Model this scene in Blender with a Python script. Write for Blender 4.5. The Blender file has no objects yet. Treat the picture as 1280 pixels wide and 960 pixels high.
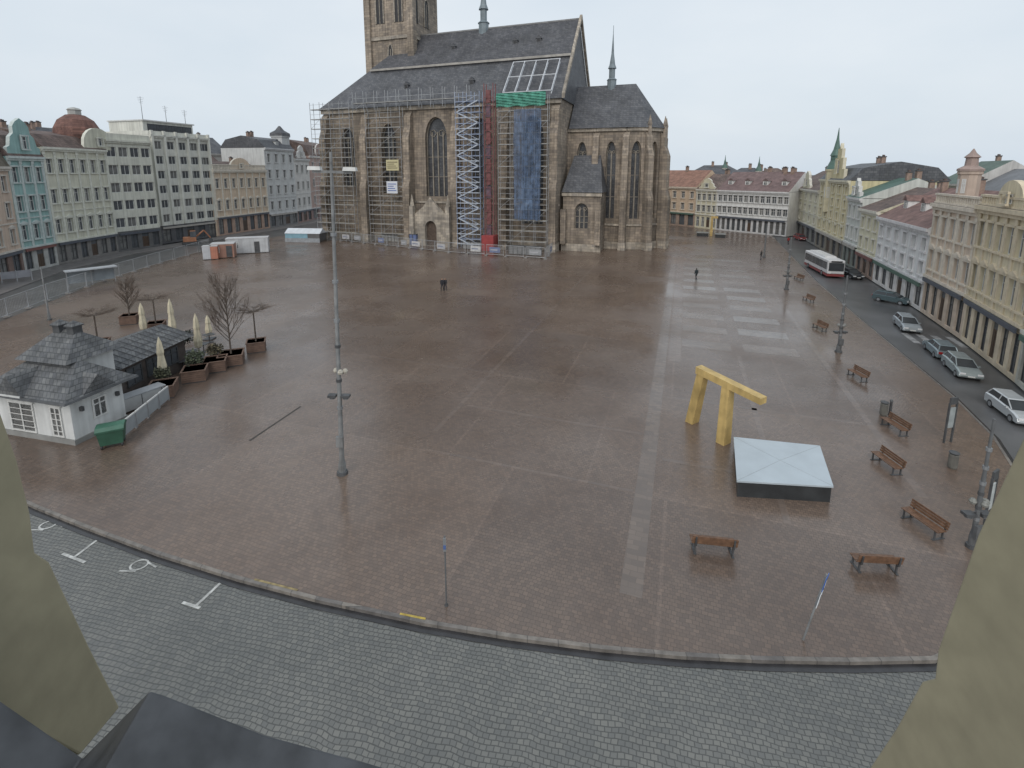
import bpy, math, random
from mathutils import Vector, Matrix
random.seed(11)
sc = bpy.context.scene
# ------------------------------------------------------------------ camera
FP = 620.0; PT = math.radians(10.0); CH = 15.0
CP, SP = math.cos(PT), math.sin(PT)
CY = 215 + FP * math.tan(PT)
cam_d = bpy.data.cameras.new("camera"); cam = bpy.data.objects.new("camera", cam_d)
sc.collection.objects.link(cam); sc.camera = cam
cam.location = (0, 0, CH); cam.rotation_euler = (math.pi/2 - PT, 0, 0)
cam_d.sensor_width = 36; cam_d.lens = FP/1280*36; cam_d.shift_y = -(480-CY)/1280
cam_d.clip_start = 0.05; cam_d.clip_end = 3000

def G(u, v, z=0.0):
    """plan position of an image pixel, back-projected from the camera to height z"""
    dy = CP*FP + SP*(CY-v); dz = -SP*FP + CP*(CY-v); t = (z-CH)/dz
    return Vector(((u-640)*t, dy*t))
def zat(p, v):
    k = (CY-v)/FP
    return CH + p[1]*(k*CP-SP)/(CP+k*SP)

# ------------------------------------------------------------------ materials
MC = {}
def nd(nt, t, **kw):
    n = nt.nodes.new(t)
    for k, val in kw.items(): setattr(n, k, val)
    return n
def MAT(col, rough=.8, var=.22, scale=1.2, metal=0, brick=None, bump=0.0, streak=0.0, mortar=.55, floor=False, rot=0, alpha=1, emit=0):
    key = (tuple(col), rough, var, scale, metal, brick, bump, streak, mortar, floor, rot, alpha, emit)
    if key in MC: return MC[key]
    m = bpy.data.materials.new("surface"); m.use_nodes = True; nt = m.node_tree; L = nt.links
    b = nt.nodes["Principled BSDF"]; b.inputs["Roughness"].default_value = rough; b.inputs["Metallic"].default_value = metal
    tc = nd(nt, "ShaderNodeTexCoord"); no = nd(nt, "ShaderNodeTexNoise"); no.inputs["Scale"].default_value = scale; no.inputs["Detail"].default_value = 4
    L.new(tc.outputs["Object"], no.inputs["Vector"])
    mx = nd(nt, "ShaderNodeMix", data_type='RGBA'); c = col
    mx.inputs[6].default_value = (c[0]*(1-var), c[1]*(1-var), c[2]*(1-var), 1); mx.inputs[7].default_value = (min(1, c[0]*(1+var)), min(1, c[1]*(1+var)), min(1, c[2]*(1+var)), 1)
    cr = nd(nt, "ShaderNodeMapRange"); cr.inputs[1].default_value = .3; cr.inputs[2].default_value = .7
    L.new(no.outputs[0], cr.inputs[0]); L.new(cr.outputs[0], mx.inputs[0]); out = mx.outputs[2]
    if streak:
        mp = nd(nt, "ShaderNodeMapping"); mp.inputs["Scale"].default_value = (2.2, 2.2, .12); L.new(tc.outputs["Object"], mp.inputs[0])
        n2 = nd(nt, "ShaderNodeTexNoise"); n2.inputs["Scale"].default_value = 1.3; n2.inputs["Detail"].default_value = 3; L.new(mp.outputs[0], n2.inputs["Vector"])
        r2 = nd(nt, "ShaderNodeMapRange"); r2.inputs[1].default_value = .4; r2.inputs[2].default_value = .7; r2.inputs[3].default_value = 1; r2.inputs[4].default_value = 1-streak
        L.new(n2.outputs[0], r2.inputs[0]); vm = nd(nt, "ShaderNodeMix", data_type='RGBA', blend_type='MULTIPLY'); vm.inputs[0].default_value = 1
        L.new(out, vm.inputs[6]); L.new(r2.outputs[0], vm.inputs[7]); out = vm.outputs[2]
    if brick:
        bt = nd(nt, "ShaderNodeTexBrick"); bt.inputs["Scale"].default_value = 1; bt.inputs["Brick Width"].default_value = brick[0]; bt.inputs["Row Height"].default_value = brick[1]
        bt.inputs["Mortar Size"].default_value = brick[2]; bt.inputs["Mortar Smooth"].default_value = .3
        bt.inputs["Color1"].default_value = (.72, .72, .74, 1); bt.inputs["Color2"].default_value = (1.2, 1.17, 1.12, 1); bt.inputs["Mortar"].default_value = (mortar, mortar, mortar, 1)
        if floor:
            mp = nd(nt, "ShaderNodeMapping"); mp.inputs["Rotation"].default_value = (0, 0, rot); L.new(tc.outputs["Object"], mp.inputs[0]); L.new(mp.outputs[0], bt.inputs["Vector"])
        else:
            sx = nd(nt, "ShaderNodeSeparateXYZ"); L.new(tc.outputs["Object"], sx.inputs[0]); ad = nd(nt, "ShaderNodeMath", operation='ADD')
            L.new(sx.outputs[0], ad.inputs[0]); L.new(sx.outputs[1], ad.inputs[1]); cb = nd(nt, "ShaderNodeCombineXYZ"); L.new(ad.outputs[0], cb.inputs[0]); L.new(sx.outputs[2], cb.inputs[1]); L.new(cb.outputs[0], bt.inputs["Vector"])
        vm = nd(nt, "ShaderNodeMix", data_type='RGBA', blend_type='MULTIPLY'); vm.inputs[0].default_value = 1
        L.new(out, vm.inputs[6]); L.new(bt.outputs["Color"], vm.inputs[7]); out = vm.outputs[2]
    if bump:
        bp = nd(nt, "ShaderNodeBump"); bp.inputs["Distance"].default_value = bump; bp.inputs["Strength"].default_value = .6
        if brick:
            iv = nd(nt, "ShaderNodeMath", operation='SUBTRACT'); iv.inputs[0].default_value = 1; L.new(bt.outputs["Fac"], iv.inputs[1]); L.new(iv.outputs[0], bp.inputs["Height"])
        else: L.new(no.outputs[0], bp.inputs["Height"])
        L.new(bp.outputs[0], b.inputs["Normal"])
    L.new(out, b.inputs["Base Color"])
    b.inputs["Alpha"].default_value = alpha
    MC[key] = m; return m

def paving_mat(col1, col2, bw, bh, rot, wet0, wet1, big=True, mort=.45, bumpd=.02, ms=.02):
    m = bpy.data.materials.new("paving"); m.use_nodes = True; nt = m.node_tree; L = nt.links; b = nt.nodes["Principled BSDF"]
    tc = nd(nt, "ShaderNodeTexCoord"); mp = nd(nt, "ShaderNodeMapping"); mp.inputs["Rotation"].default_value = (0, 0, rot); L.new(tc.outputs["Object"], mp.inputs[0])
    dn = nd(nt, "ShaderNodeTexNoise"); dn.inputs["Scale"].default_value = .9; L.new(mp.outputs[0], dn.inputs["Vector"])
    dv = nd(nt, "ShaderNodeVectorMath", operation='MULTIPLY_ADD'); dv.inputs[1].default_value = (.28, .28, 0); L.new(dn.outputs["Color"], dv.inputs[0]); L.new(mp.outputs[0], dv.inputs[2])
    bt = nd(nt, "ShaderNodeTexBrick"); L.new(dv.outputs[0], bt.inputs["Vector"])
    for k, val in (("Scale", 1), ("Brick Width", bw), ("Row Height", bh), ("Mortar Size", ms), ("Mortar Smooth", .5)): bt.inputs[k].default_value = val
    bt.inputs["Color1"].default_value = (.84, .84, .86, 1); bt.inputs["Color2"].default_value = (1.16, 1.13, 1.11, 1); bt.inputs["Mortar"].default_value = (mort, mort, mort, 1)
    n1 = nd(nt, "ShaderNodeTexNoise"); n1.inputs["Scale"].default_value = .11; n1.inputs["Detail"].default_value = 7; n1.inputs["Roughness"].default_value = .65; L.new(tc.outputs["Object"], n1.inputs["Vector"])
    r1 = nd(nt, "ShaderNodeMapRange"); r1.inputs[1].default_value = .33; r1.inputs[2].default_value = .7; L.new(n1.outputs[0], r1.inputs[0])
    mx = nd(nt, "ShaderNodeMix", data_type='RGBA'); mx.inputs[6].default_value = (*col1, 1); mx.inputs[7].default_value = (*col2, 1); L.new(r1.outputs[0], mx.inputs[0])
    m2 = nd(nt, "ShaderNodeMix", data_type='RGBA', blend_type='MULTIPLY'); m2.inputs[0].default_value = 1; L.new(mx.outputs[2], m2.inputs[6]); L.new(bt.outputs["Color"], m2.inputs[7]); out = m2.outputs[2]
    if big:
        b2 = nd(nt, "ShaderNodeTexBrick"); L.new(mp.outputs[0], b2.inputs["Vector"])
        for k, val in (("Scale", 1), ("Brick Width", 7.5), ("Row Height", 11.0), ("Mortar Size", .08), ("Mortar Smooth", .2)): b2.inputs[k].default_value = val
        b2.inputs["Color1"].default_value = (.91, .91, .92, 1); b2.inputs["Color2"].default_value = (1.08, 1.07, 1.06, 1); b2.inputs["Mortar"].default_value = (1.13, 1.13, 1.14, 1)
        m3 = nd(nt, "ShaderNodeMix", data_type='RGBA', blend_type='MULTIPLY'); m3.inputs[0].default_value = 1; L.new(out, m3.inputs[6]); L.new(b2.outputs["Color"], m3.inputs[7]); out = m3.outputs[2]
    L.new(out, b.inputs["Base Color"])
    n4 = nd(nt, "ShaderNodeTexNoise"); n4.inputs["Scale"].default_value = .13; n4.inputs["Detail"].default_value = 7; n4.inputs["Roughness"].default_value = .6; L.new(mp.outputs[0], n4.inputs["Vector"])
    r4 = nd(nt, "ShaderNodeMapRange"); r4.inputs[1].default_value = .36; r4.inputs[2].default_value = .64; r4.inputs[3].default_value = wet0; r4.inputs[4].default_value = wet1; L.new(n4.outputs[0], r4.inputs[0]); L.new(r4.outputs[0], b.inputs["Roughness"])
    b.inputs["Specular IOR Level"].default_value = .7
    bp = nd(nt, "ShaderNodeBump"); bp.inputs["Distance"].default_value = bumpd; bp.inputs["Strength"].default_value = .35
    iv = nd(nt, "ShaderNodeMath", operation='SUBTRACT'); iv.inputs[0].default_value = 1; L.new(bt.outputs["Fac"], iv.inputs[1]); L.new(iv.outputs[0], bp.inputs["Height"]); L.new(bp.outputs[0], b.inputs["Normal"])
    return m

GLASS = MAT((.10, .108, .118), .18, .3, .5)  # pane colour raised: low-contrast haze is put into the base colour
GLASS2 = MAT((.18, .18, .175), .3, .4, 1.0)
WHITE = MAT((.62, .62, .6), .6, .12, 2)
STEEL = MAT((.30, .31, .32), .45, .15, 2, metal=.5)
DARK = MAT((.07, .072, .075), .5, .3, 2)  # dark tone lifted to imitate haze over the shop fronts
BLACK = MAT((.03, .03, .032), .6, .2, 2)
STONE = MAT((.320, .272, .222), .9, .36, .16, brick=(1.1, .5, .035), bump=.03, streak=.36, mortar=.7)  # sandstone painted lighter in place of distance haze, which has no volume here
STONE2 = MAT((.40, .36, .305), .9, .26, .5, brick=(.9, .5, .03), bump=.02, streak=.3, mortar=.75)
SLATE = MAT((.105, .11, .122), .6, .25, .35, brick=(.6, .4, .03), streak=.22)  # slate lightened; haze in front of the far roofs is mixed into its colour
REDT = MAT((.19, .10, .082), .8, .28, .6, streak=.3, brick=(.4, .35, .04), mortar=.7)
BRNT = MAT((.165, .122, .108), .8, .3, .6, streak=.3, brick=(.4, .35, .04), mortar=.7)
WOOD = MAT((.16, .088, .052), .5, .3, 6, streak=.2)
GOLD = MAT((.54, .385, .15), .55, .2, 1.5, metal=0, streak=.25)
GREENC = MAT((.09, .155, .13), .6, .25, .8)

# ------------------------------------------------------------------ mesh builder
class MB:
    def __init__(s): s.v = []; s.f = []; s.m = []; s.mats = []
    def mi(s, m):
        if m not in s.mats: s.mats.append(m)
        return s.mats.index(m)
    def face(s, pts, m):
        b = len(s.v); s.v += [tuple(p) for p in pts]; s.f.append(tuple(range(b, b+len(pts)))); s.m.append(s.mi(m))
    def solid(s, pts, faces, m):
        b = len(s.v); s.v += [tuple(p) for p in pts]; i = s.mi(m)
        for f in faces: s.f.append(tuple(b+k for k in f)); s.m.append(i)
    def box(s, x0, x1, y0, y1, z0, z1, m, M=None, taper=0):
        t = taper
        p = [(x0, y0, z0), (x1, y0, z0), (x1, y1, z0), (x0, y1, z0), (x0+t, y0+t, z1), (x1-t, y0+t, z1), (x1-t, y1-t, z1), (x0+t, y1-t, z1)]
        if M is not None: p = [tuple(M @ Vector(q)) for q in p]
        s.solid(p, [(3, 2, 1, 0), (4, 5, 6, 7), (0, 1, 5, 4), (1, 2, 6, 5), (2, 3, 7, 6), (3, 0, 4, 7)], m)
        return s
    def ext(s, poly, vec, m, m_side=None):
        n = len(poly); vec = Vector(vec); P = [Vector(p) for p in poly]
        s.solid(P+[p+vec for p in P], [tuple(range(n))[::-1], tuple(range(n, 2*n))], m)
        b = len(s.v)-2*n; i = s.mi(m_side or m)
        for k in range(n): s.f.append((b+k, b+(k+1) % n, b+n+(k+1) % n, b+n+k)); s.m.append(i)
        return s
    def tube(s, p0, p1, r0, r1=None, n=8, m=None):
        p0 = Vector(p0); p1 = Vector(p1); r1 = r0 if r1 is None else r1; d = (p1-p0).normalized()
        a = d.orthogonal().normalized(); c = d.cross(a); pts = []
        for p, r in ((p0, r0), (p1, r1)):
            for k in range(n): t = 2*math.pi*k/n; pts.append(p+a*r*math.cos(t)+c*r*math.sin(t))
        s.solid(pts, [(k, (k+1) % n, n+(k+1) % n, n+k) for k in range(n)]+[tuple(range(n))[::-1], tuple(range(n, 2*n))], m)
        return s
    def lathe(s, prof, c=(0, 0), n=10, m=None, ph=0, flute=0):
        pts = []
        for r, z in prof:
            for k in range(n):
                t = ph+2*math.pi*k/n; rr = r*(1-flute*(k % 2)); pts.append((c[0]+rr*math.cos(t), c[1]+rr*math.sin(t), z))
        fs = []
        for j in range(len(prof)-1):
            for k in range(n): fs.append((j*n+k, j*n+(k+1) % n, (j+1)*n+(k+1) % n, (j+1)*n+k))
        fs += [tuple(range(n))[::-1], tuple(range((len(prof)-1)*n, len(prof)*n))]
        s.solid(pts, fs, m)
        return s
    def data(s):
        me = bpy.data.meshes.new("mesh"); me.from_pydata(s.v, [], s.f)
        for m in s.mats: me.materials.append(m)
        me.polygons.foreach_set("material_index", s.m); me.update(); return me

def tag(o, label=None, cat=None, group=None, kind=None):
    if label: o["label"] = label
    if cat: o["category"] = cat
    if group: o["group"] = group
    if kind: o["kind"] = kind
def put(mb, name, parent=None, loc=(0, 0, 0), rot=0.0, bevel=0, smooth=False, **kw):
    me = mb.data() if isinstance(mb, MB) else mb
    o = bpy.data.objects.new(name, me); sc.collection.objects.link(o); o.location = loc; o.rotation_euler = (0, 0, rot)
    if parent: o.parent = parent
    if bevel:
        bm = o.modifiers.new("bevel", 'BEVEL'); bm.width = bevel; bm.segments = 2; bm.limit_method = 'ANGLE'
    if smooth:
        for p in me.polygons: p.use_smooth = True
    tag(o, **kw); return o
def thing(name, loc, rot=0.0, **kw):
    o = bpy.data.objects.new(name, None); sc.collection.objects.link(o); o.empty_display_size = .3
    o.location = (loc[0], loc[1], loc[2] if len(loc) > 2 else 0); o.rotation_euler = (0, 0, rot); tag(o, **kw); return o
def dup(o, loc, rot, parent=None, scale=None, **kw):
    c = o.copy(); sc.collection.objects.link(c)
    if parent: c.parent = parent
    else:
        c.location = (loc[0], loc[1], loc[2] if len(loc) > 2 else 0); c.rotation_euler = (0, 0, rot)
        if scale: c.scale = (scale,)*3
        tag(c, **kw)
    for ch in list(o.children): dup(ch, None, None, parent=c)
    return c

# ------------------------------------------------------------------ world + sun
w = bpy.data.worlds.new("World"); sc.world = w; w.use_nodes = True; nt = w.node_tree; L = nt.links
bg = nt.nodes["Background"]; sky = nd(nt, "ShaderNodeTexSky", sky_type='NISHITA'); sky.sun_disc = False
sky.sun_elevation = math.radians(32); sky.sun_rotation = math.radians(200); sky.air_density = 1.5; sky.dust_density = 4
tc = nd(nt, "ShaderNodeTexCoord"); mp = nd(nt, "ShaderNodeMapping"); mp.inputs["Scale"].default_value = (1, 1, 2.6); L.new(tc.outputs["Generated"], mp.inputs[0])
no = nd(nt, "ShaderNodeTexNoise"); no.inputs["Scale"].default_value = 1.6; no.inputs["Detail"].default_value = 5; L.new(mp.outputs[0], no.inputs["Vector"])
mr = nd(nt, "ShaderNodeMapRange"); mr.inputs[1].default_value = .3; mr.inputs[2].default_value = .7; L.new(no.outputs[0], mr.inputs[0])
cl = nd(nt, "ShaderNodeMix", data_type='RGBA'); cl.inputs[6].default_value = (5.3, 6.1, 6.9, 1); cl.inputs[7].default_value = (6.6, 7.1, 7.6, 1); L.new(mr.outputs[0], cl.inputs[0])
mk = nd(nt, "ShaderNodeMix", data_type='RGBA'); mk.inputs[0].default_value = .93; L.new(sky.outputs[0], mk.inputs[6]); L.new(cl.outputs[2], mk.inputs[7])
L.new(mk.outputs[2], bg.inputs[0]); bg.inputs[1].default_value = .121
sd = bpy.data.lights.new("sun", 'SUN'); sd.energy = 1.3; sd.angle = math.radians(45); sd.color = (1, .94, .88)
so = bpy.data.objects.new("sun", sd); sc.collection.objects.link(so); so.rotation_euler = (math.radians(50), 0, math.radians(-20)); so.location = (0, -20, 60)
sc.view_settings.view_transform = 'Standard'; sc.view_settings.look = 'None'; sc.view_settings.exposure = 0

# ------------------------------------------------------------------ ground
e1 = Vector((.344, 1)).normalized(); e2 = Vector((e1.y, -e1.x)); ANG = -math.atan2(e1.x, e1.y)
def FR(a, b): return e2*a+e1*b
def sheet(pts, z, m, name, **kw):
    mb = MB(); mb.face([(p[0], p[1], z) for p in pts], m); return put(mb, name, **kw)
ASPH = MAT((.10, .10, .102), .34, .3, .25)
sheet([(-1500, -300), (1500, -300), (1500, 2500), (-1500, 2500)], -.16, MAT((.10, .097, .095), .7, .3, .1), "ground", kind="structure")
front = [(-330, 505), (-200, 545), (-100, 578), (0, 611), (50, 633), (110, 657), (200, 690), (300, 721), (400, 747), (530, 775), (640, 793), (750, 807), (850, 816), (950, 821), (1060, 823), (1165, 821), (1215, 800), (1262, 740), (1290, 660), (1275, 600), (1240, 545), (1190, 495), (1130, 445), (1070, 395), (1020, 352), (985, 316), (962, 292)]
fp = [G(u, v, 0) for u, v in front]
back = [Vector((40, 150)), Vector((-50, 168)), G(395, 288), G(260, 310), G(130, 350), G(0, 402), G(-150, 470)]
SQ = paving_mat((.118, .083, .062), (.178, .136, .108), .19, .16, -ANG, .13, .40, True, mort=.66, bumpd=.005, ms=.013)
mb = MB(); poly = [(p.x, p.y, 0) for p in fp+back]; mb.face(poly, SQ)
put(mb, "square_pavement", kind="structure")
def offs(line, d):
    out = []
    for i, p in enumerate(line):
        a = line[max(0, i-1)]; b = line[min(len(line)-1, i+1)]; t = (b-a).normalized(); out.append(p+Vector((t.y, -t.x))*d)
    return out
def ribbon(line, d0, d1, z0, z1, m, mb=None):
    mb = mb or MB(); A = offs(line, d0); B = offs(line, d1)
    for i in range(len(line)-1):
        a, b, c, d = A[i], A[i+1], B[i+1], B[i]
        mb.face([(a.x, a.y, z1), (b.x, b.y, z1), (c.x, c.y, z1), (d.x, d.y, z1)], m)
        mb.face([(d.x, d.y, z1), (c.x, c.y, z1), (c.x, c.y, z0), (d.x, d.y, z0)], m)
    return mb
KL = fp
put(ribbon(KL, -.02, .12, -.16, .012, MAT((.18, .165, .15), .5, .3, 3, brick=(1.0, 5, .02), floor=True)), "kerb", kind="structure")
put(ribbon(KL, .121, .36, -.16, -.112, MAT((.035, .034, .036), .25, .3, 2)), "road_gutter", kind="structure")
RC = paving_mat((.112, .115, .106), (.172, .172, .157), .19, .145, math.radians(13), .18, .48, False, mort=.45, bumpd=.014, ms=.018)
sheet([Vector((-60, 4)), Vector((-60, 45)), Vector((-40, 40)), G(0, 625, -.12), G(300, 715, -.12), Vector((8, 18)), Vector((20, 22)), Vector((38, 20)), Vector((38, 4))], -.13, RC, "cobbled_road", kind="structure")
sheet([Vector((-60, -12)), Vector((-60, 4)), Vector((38, 4)), Vector((38, -12))], -.13, RC, "cobbled_road", kind="structure")
RL = [G(985, 288), G(1018, 307), G(1052, 328), G(1068, 338), G(1090, 351), G(1150, 389), G(1200, 424), G(1268, 478), G(1330, 535)]
sheet([G(955, 288)+Vector((-3, 10)), G(1000, 286)+Vector((4, 10)), G(1150, 389), G(1268, 478), Vector((33, 22)), Vector((22, 22)), G(1180, 600), G(1130, 480), G(1000, 380)], -.125, ASPH, "side_street", kind="structure")
sheet([G(1000, 290), G(950, 283), Vector((40, 152)), Vector((75, 150))], -.14, ASPH, "side_street", kind="structure")
mb = ribbon(RL[::-1], .02, 2.6, -.16, .0, MAT((.20, .19, .18), .5, .2, 1, brick=(.5, .5, .02), floor=True)); put(mb, "pavement", kind="structure")
LP = [(-60, 372), (32, 341), (75, 331), (143, 316), (197, 308), (270, 296), (337, 285), (372, 279), (390, 275), (412, 271)]
LL = [G(u, v) for u, v in LP]
sheet([LL[0], LL[3], LL[5], LL[9], Vector((-50, 168)), G(395, 289), G(260, 311), G(130, 351), G(0, 403), G(-150, 470), G(-200, 420)], -.125, MAT((.10, .097, .095), .3, .3, .3), "left_street", kind="structure")
put(ribbon(LL, .02, 4.5, -.16, .0, MAT((.17, .16, .155), .5, .2, 1)), "pavement", kind="structure")
GR = paving_mat((.136, .106, .086), (.182, .148, .124), .5, .28, -ANG, .12, .36, False, mort=.85, bumpd=.004)
GR2 = paving_mat((.130, .096, .076), (.178, .140, .115), .5, .28, -ANG, .13, .38, False, mort=.85, bumpd=.004)
GR3 = paving_mat((.155, .132, .115), (.198, .176, .158), .5, .28, -ANG, .12, .30, False, mort=.85, bumpd=.004)
mb = MB()
def band(a0, a1, b0, b1, m=GR, z=.004):
    p = [FR(a0, b0), FR(a1, b0), FR(a1, b1), FR(a0, b1)]; mb.face([(q.x, q.y, z) for q in p], m)
band(-1.4, -.6, 16, 96)
band(11.2, 11.6, 26, 96, GR2)
band(-.45, .5, 40, 94, GR2)
for i in range(11):
    b0 = 44+i*4.6
    band(.6, 4.6, b0, b0+2.0, GR3 if i > 4 else GR); band(5.6, 9.8, b0+.3, b0+2.3, GR if i % 3 == 0 else GR3)
put(mb, "paving_band", kind="structure")
mb = MB()
for a, b0, b1, mm in ((-13.2, 24, 88, GR2), (4.9, 22, 43, GR2)): band(a, a+.3, b0, b1, mm)
put(mb, "paving_band", kind="structure")
mb = MB()
for a0, a1, b0, w_ in ((-24.9, -13.3, 33, .25), (-12.6, -1.5, 27.5, .25), (-12.6, -1.5, 22, .2), (-.3, 4.8, 25.2, .3), (-.3, 11.1, 33, .3)):
    p = [FR(a0, b0), FR(a1, b0), FR(a1, b0+w_), FR(a0, b0+w_)]; mb.face([(q.x, q.y, .004) for q in p], GR2)
put(mb, "paving_band", kind="structure")
mb = MB(); a = G(312, 551); b = G(376, 508); t = (b-a).normalized(); q = Vector((t.y, -t.x))*.07
mb.face([(*(a-q), .005), (*(a+q), .005), (*(b+q), .005), (*(b-q), .005)], MAT((.05, .045, .04), .8, .2, 2)); put(mb, "drain_channel", kind="structure")
PW = MAT((.42, .42, .40), .6, .4, 5); PY = MAT((.45, .33, .07), .6, .35, 4); PY2 = MAT((.27, .21, .10), .6, .45, 4)
def line(mb, p, q, wd, z, m):
    p = Vector(p); q = Vector(q); t = (q-p).normalized(); n = Vector((t.y, -t.x))*wd/2
    mb.face([(*(p-n), z), (*(q-n), z), (*(q+n), z), (*(p+n), z)], m)
for segs in ([((92, 697), (132, 667)), ((78, 692), (106, 703))], [((244, 758), (287, 718)), ((228, 753), (250, 760))]):
    mb = MB()
    for k, (s, e) in enumerate(segs): line(mb, G(*s, -.12), G(*e, -.12), .11, -.117+.003*k, PW)
    put(mb, "road_marking", kind="structure")
for (u, v) in ((60, 656), (174, 706)):
    mb = MB(); c = G(u, v, -.12)
    for k in range(14):
        t0 = 2*math.pi*k/14; t1 = 2*math.pi*(k+1)/14
        mb.face([(c.x+.34*math.cos(t0), c.y+.3*math.sin(t0), -.117), (c.x+.34*math.cos(t1), c.y+.3*math.sin(t1), -.117), (c.x+.27*math.cos(t1), c.y+.22*math.sin(t1), -.117), (c.x+.27*math.cos(t0), c.y+.22*math.sin(t0), -.117)], PW)
    line(mb, (c.x-.55, c.y-.3), (c.x+.1, c.y-.32), .07, -.1165, PW); line(mb, (c.x+.3, c.y+.1), (c.x+.75, c.y-.12), .07, -.116, PW)
    put(mb, "road_marking", kind="structure")
for s, e, m_ in (((318, 724.5), (372, 738), PY2), ((500, 767.5), (532, 774), PY)):
    mb = MB(); line(mb, G(*s), G(*e), .08, .018, m_); put(mb, "kerb_marking", kind="structure")
mb = MB()
for i in range(9):
    b0 = 52.0; a0 = 20.3+i*1.15
    p = [FR(a0, b0), FR(a0+.55, b0), FR(a0+.55, b0+3), FR(a0, b0+3)]; mb.face([(x.x, x.y, -.12) for x in p], MAT((.3, .3, .3), .5, .4, 2))
put(mb, "zebra_crossing", kind="structure")

# ------------------------------------------------------------------ houses
WCache = {}
def window_mesh(wd, ht, frame, trim, style, gl):
    key = (round(wd, 2), round(ht, 2), frame, trim, style, gl)
    if key in WCache: return WCache[key]
    mb = MB(); f = .09
    mb.face([(-wd/2, .06, 0), (wd/2, .06, 0), (wd/2, .06, ht), (-wd/2, .06, ht)], gl)
    mb.box(-wd/2, -wd/2+f, 0, .05, 0, ht, frame); mb.box(wd/2-f, wd/2, 0, .05, 0, ht, frame)
    mb.box(-wd/2+f, wd/2-f, 0, .05, ht-f, ht, frame); mb.box(-wd/2+f, wd/2-f, 0, .05, 0, f, frame)
    n = 2 if wd < 2 else max(3, int(wd/.9))
    for k in range(1, n): x = -wd/2+wd*k/n; mb.box(x-.04, x+.04, .005, .045, f, ht-f, frame)
    if style != 'strip': mb.box(-wd/2+f, wd/2-f, .01, .04, ht*.66, ht*.66+.07, frame)
    if trim:
        y0 = -.31; y1 = -.205
        mb.box(-wd/2-.16, -wd/2, y0, y1, 0, ht, trim); mb.box(wd/2, wd/2+.16, y0, y1, 0, ht, trim)
        mb.box(-wd/2-.2, wd/2+.2, y0-.05, y1, ht, ht+.2, trim); mb.box(-wd/2-.22, wd/2+.22, y0-.1, y1, -.16, 0, trim)
        if style == 'pediment': mb.ext([(-wd/2-.25, y0-.1, ht+.2), (wd/2+.25, y0-.1, ht+.2), (0, y0-.1, ht+.62)], (0, .2, 0), trim)
    me = mb.data(); WCache[key] = me; return me
DOORM = MAT((.10, .065, .045), .6, .2, 3); DOORP = MAT((.075, .05, .035), .5, .2, 3)

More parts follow.
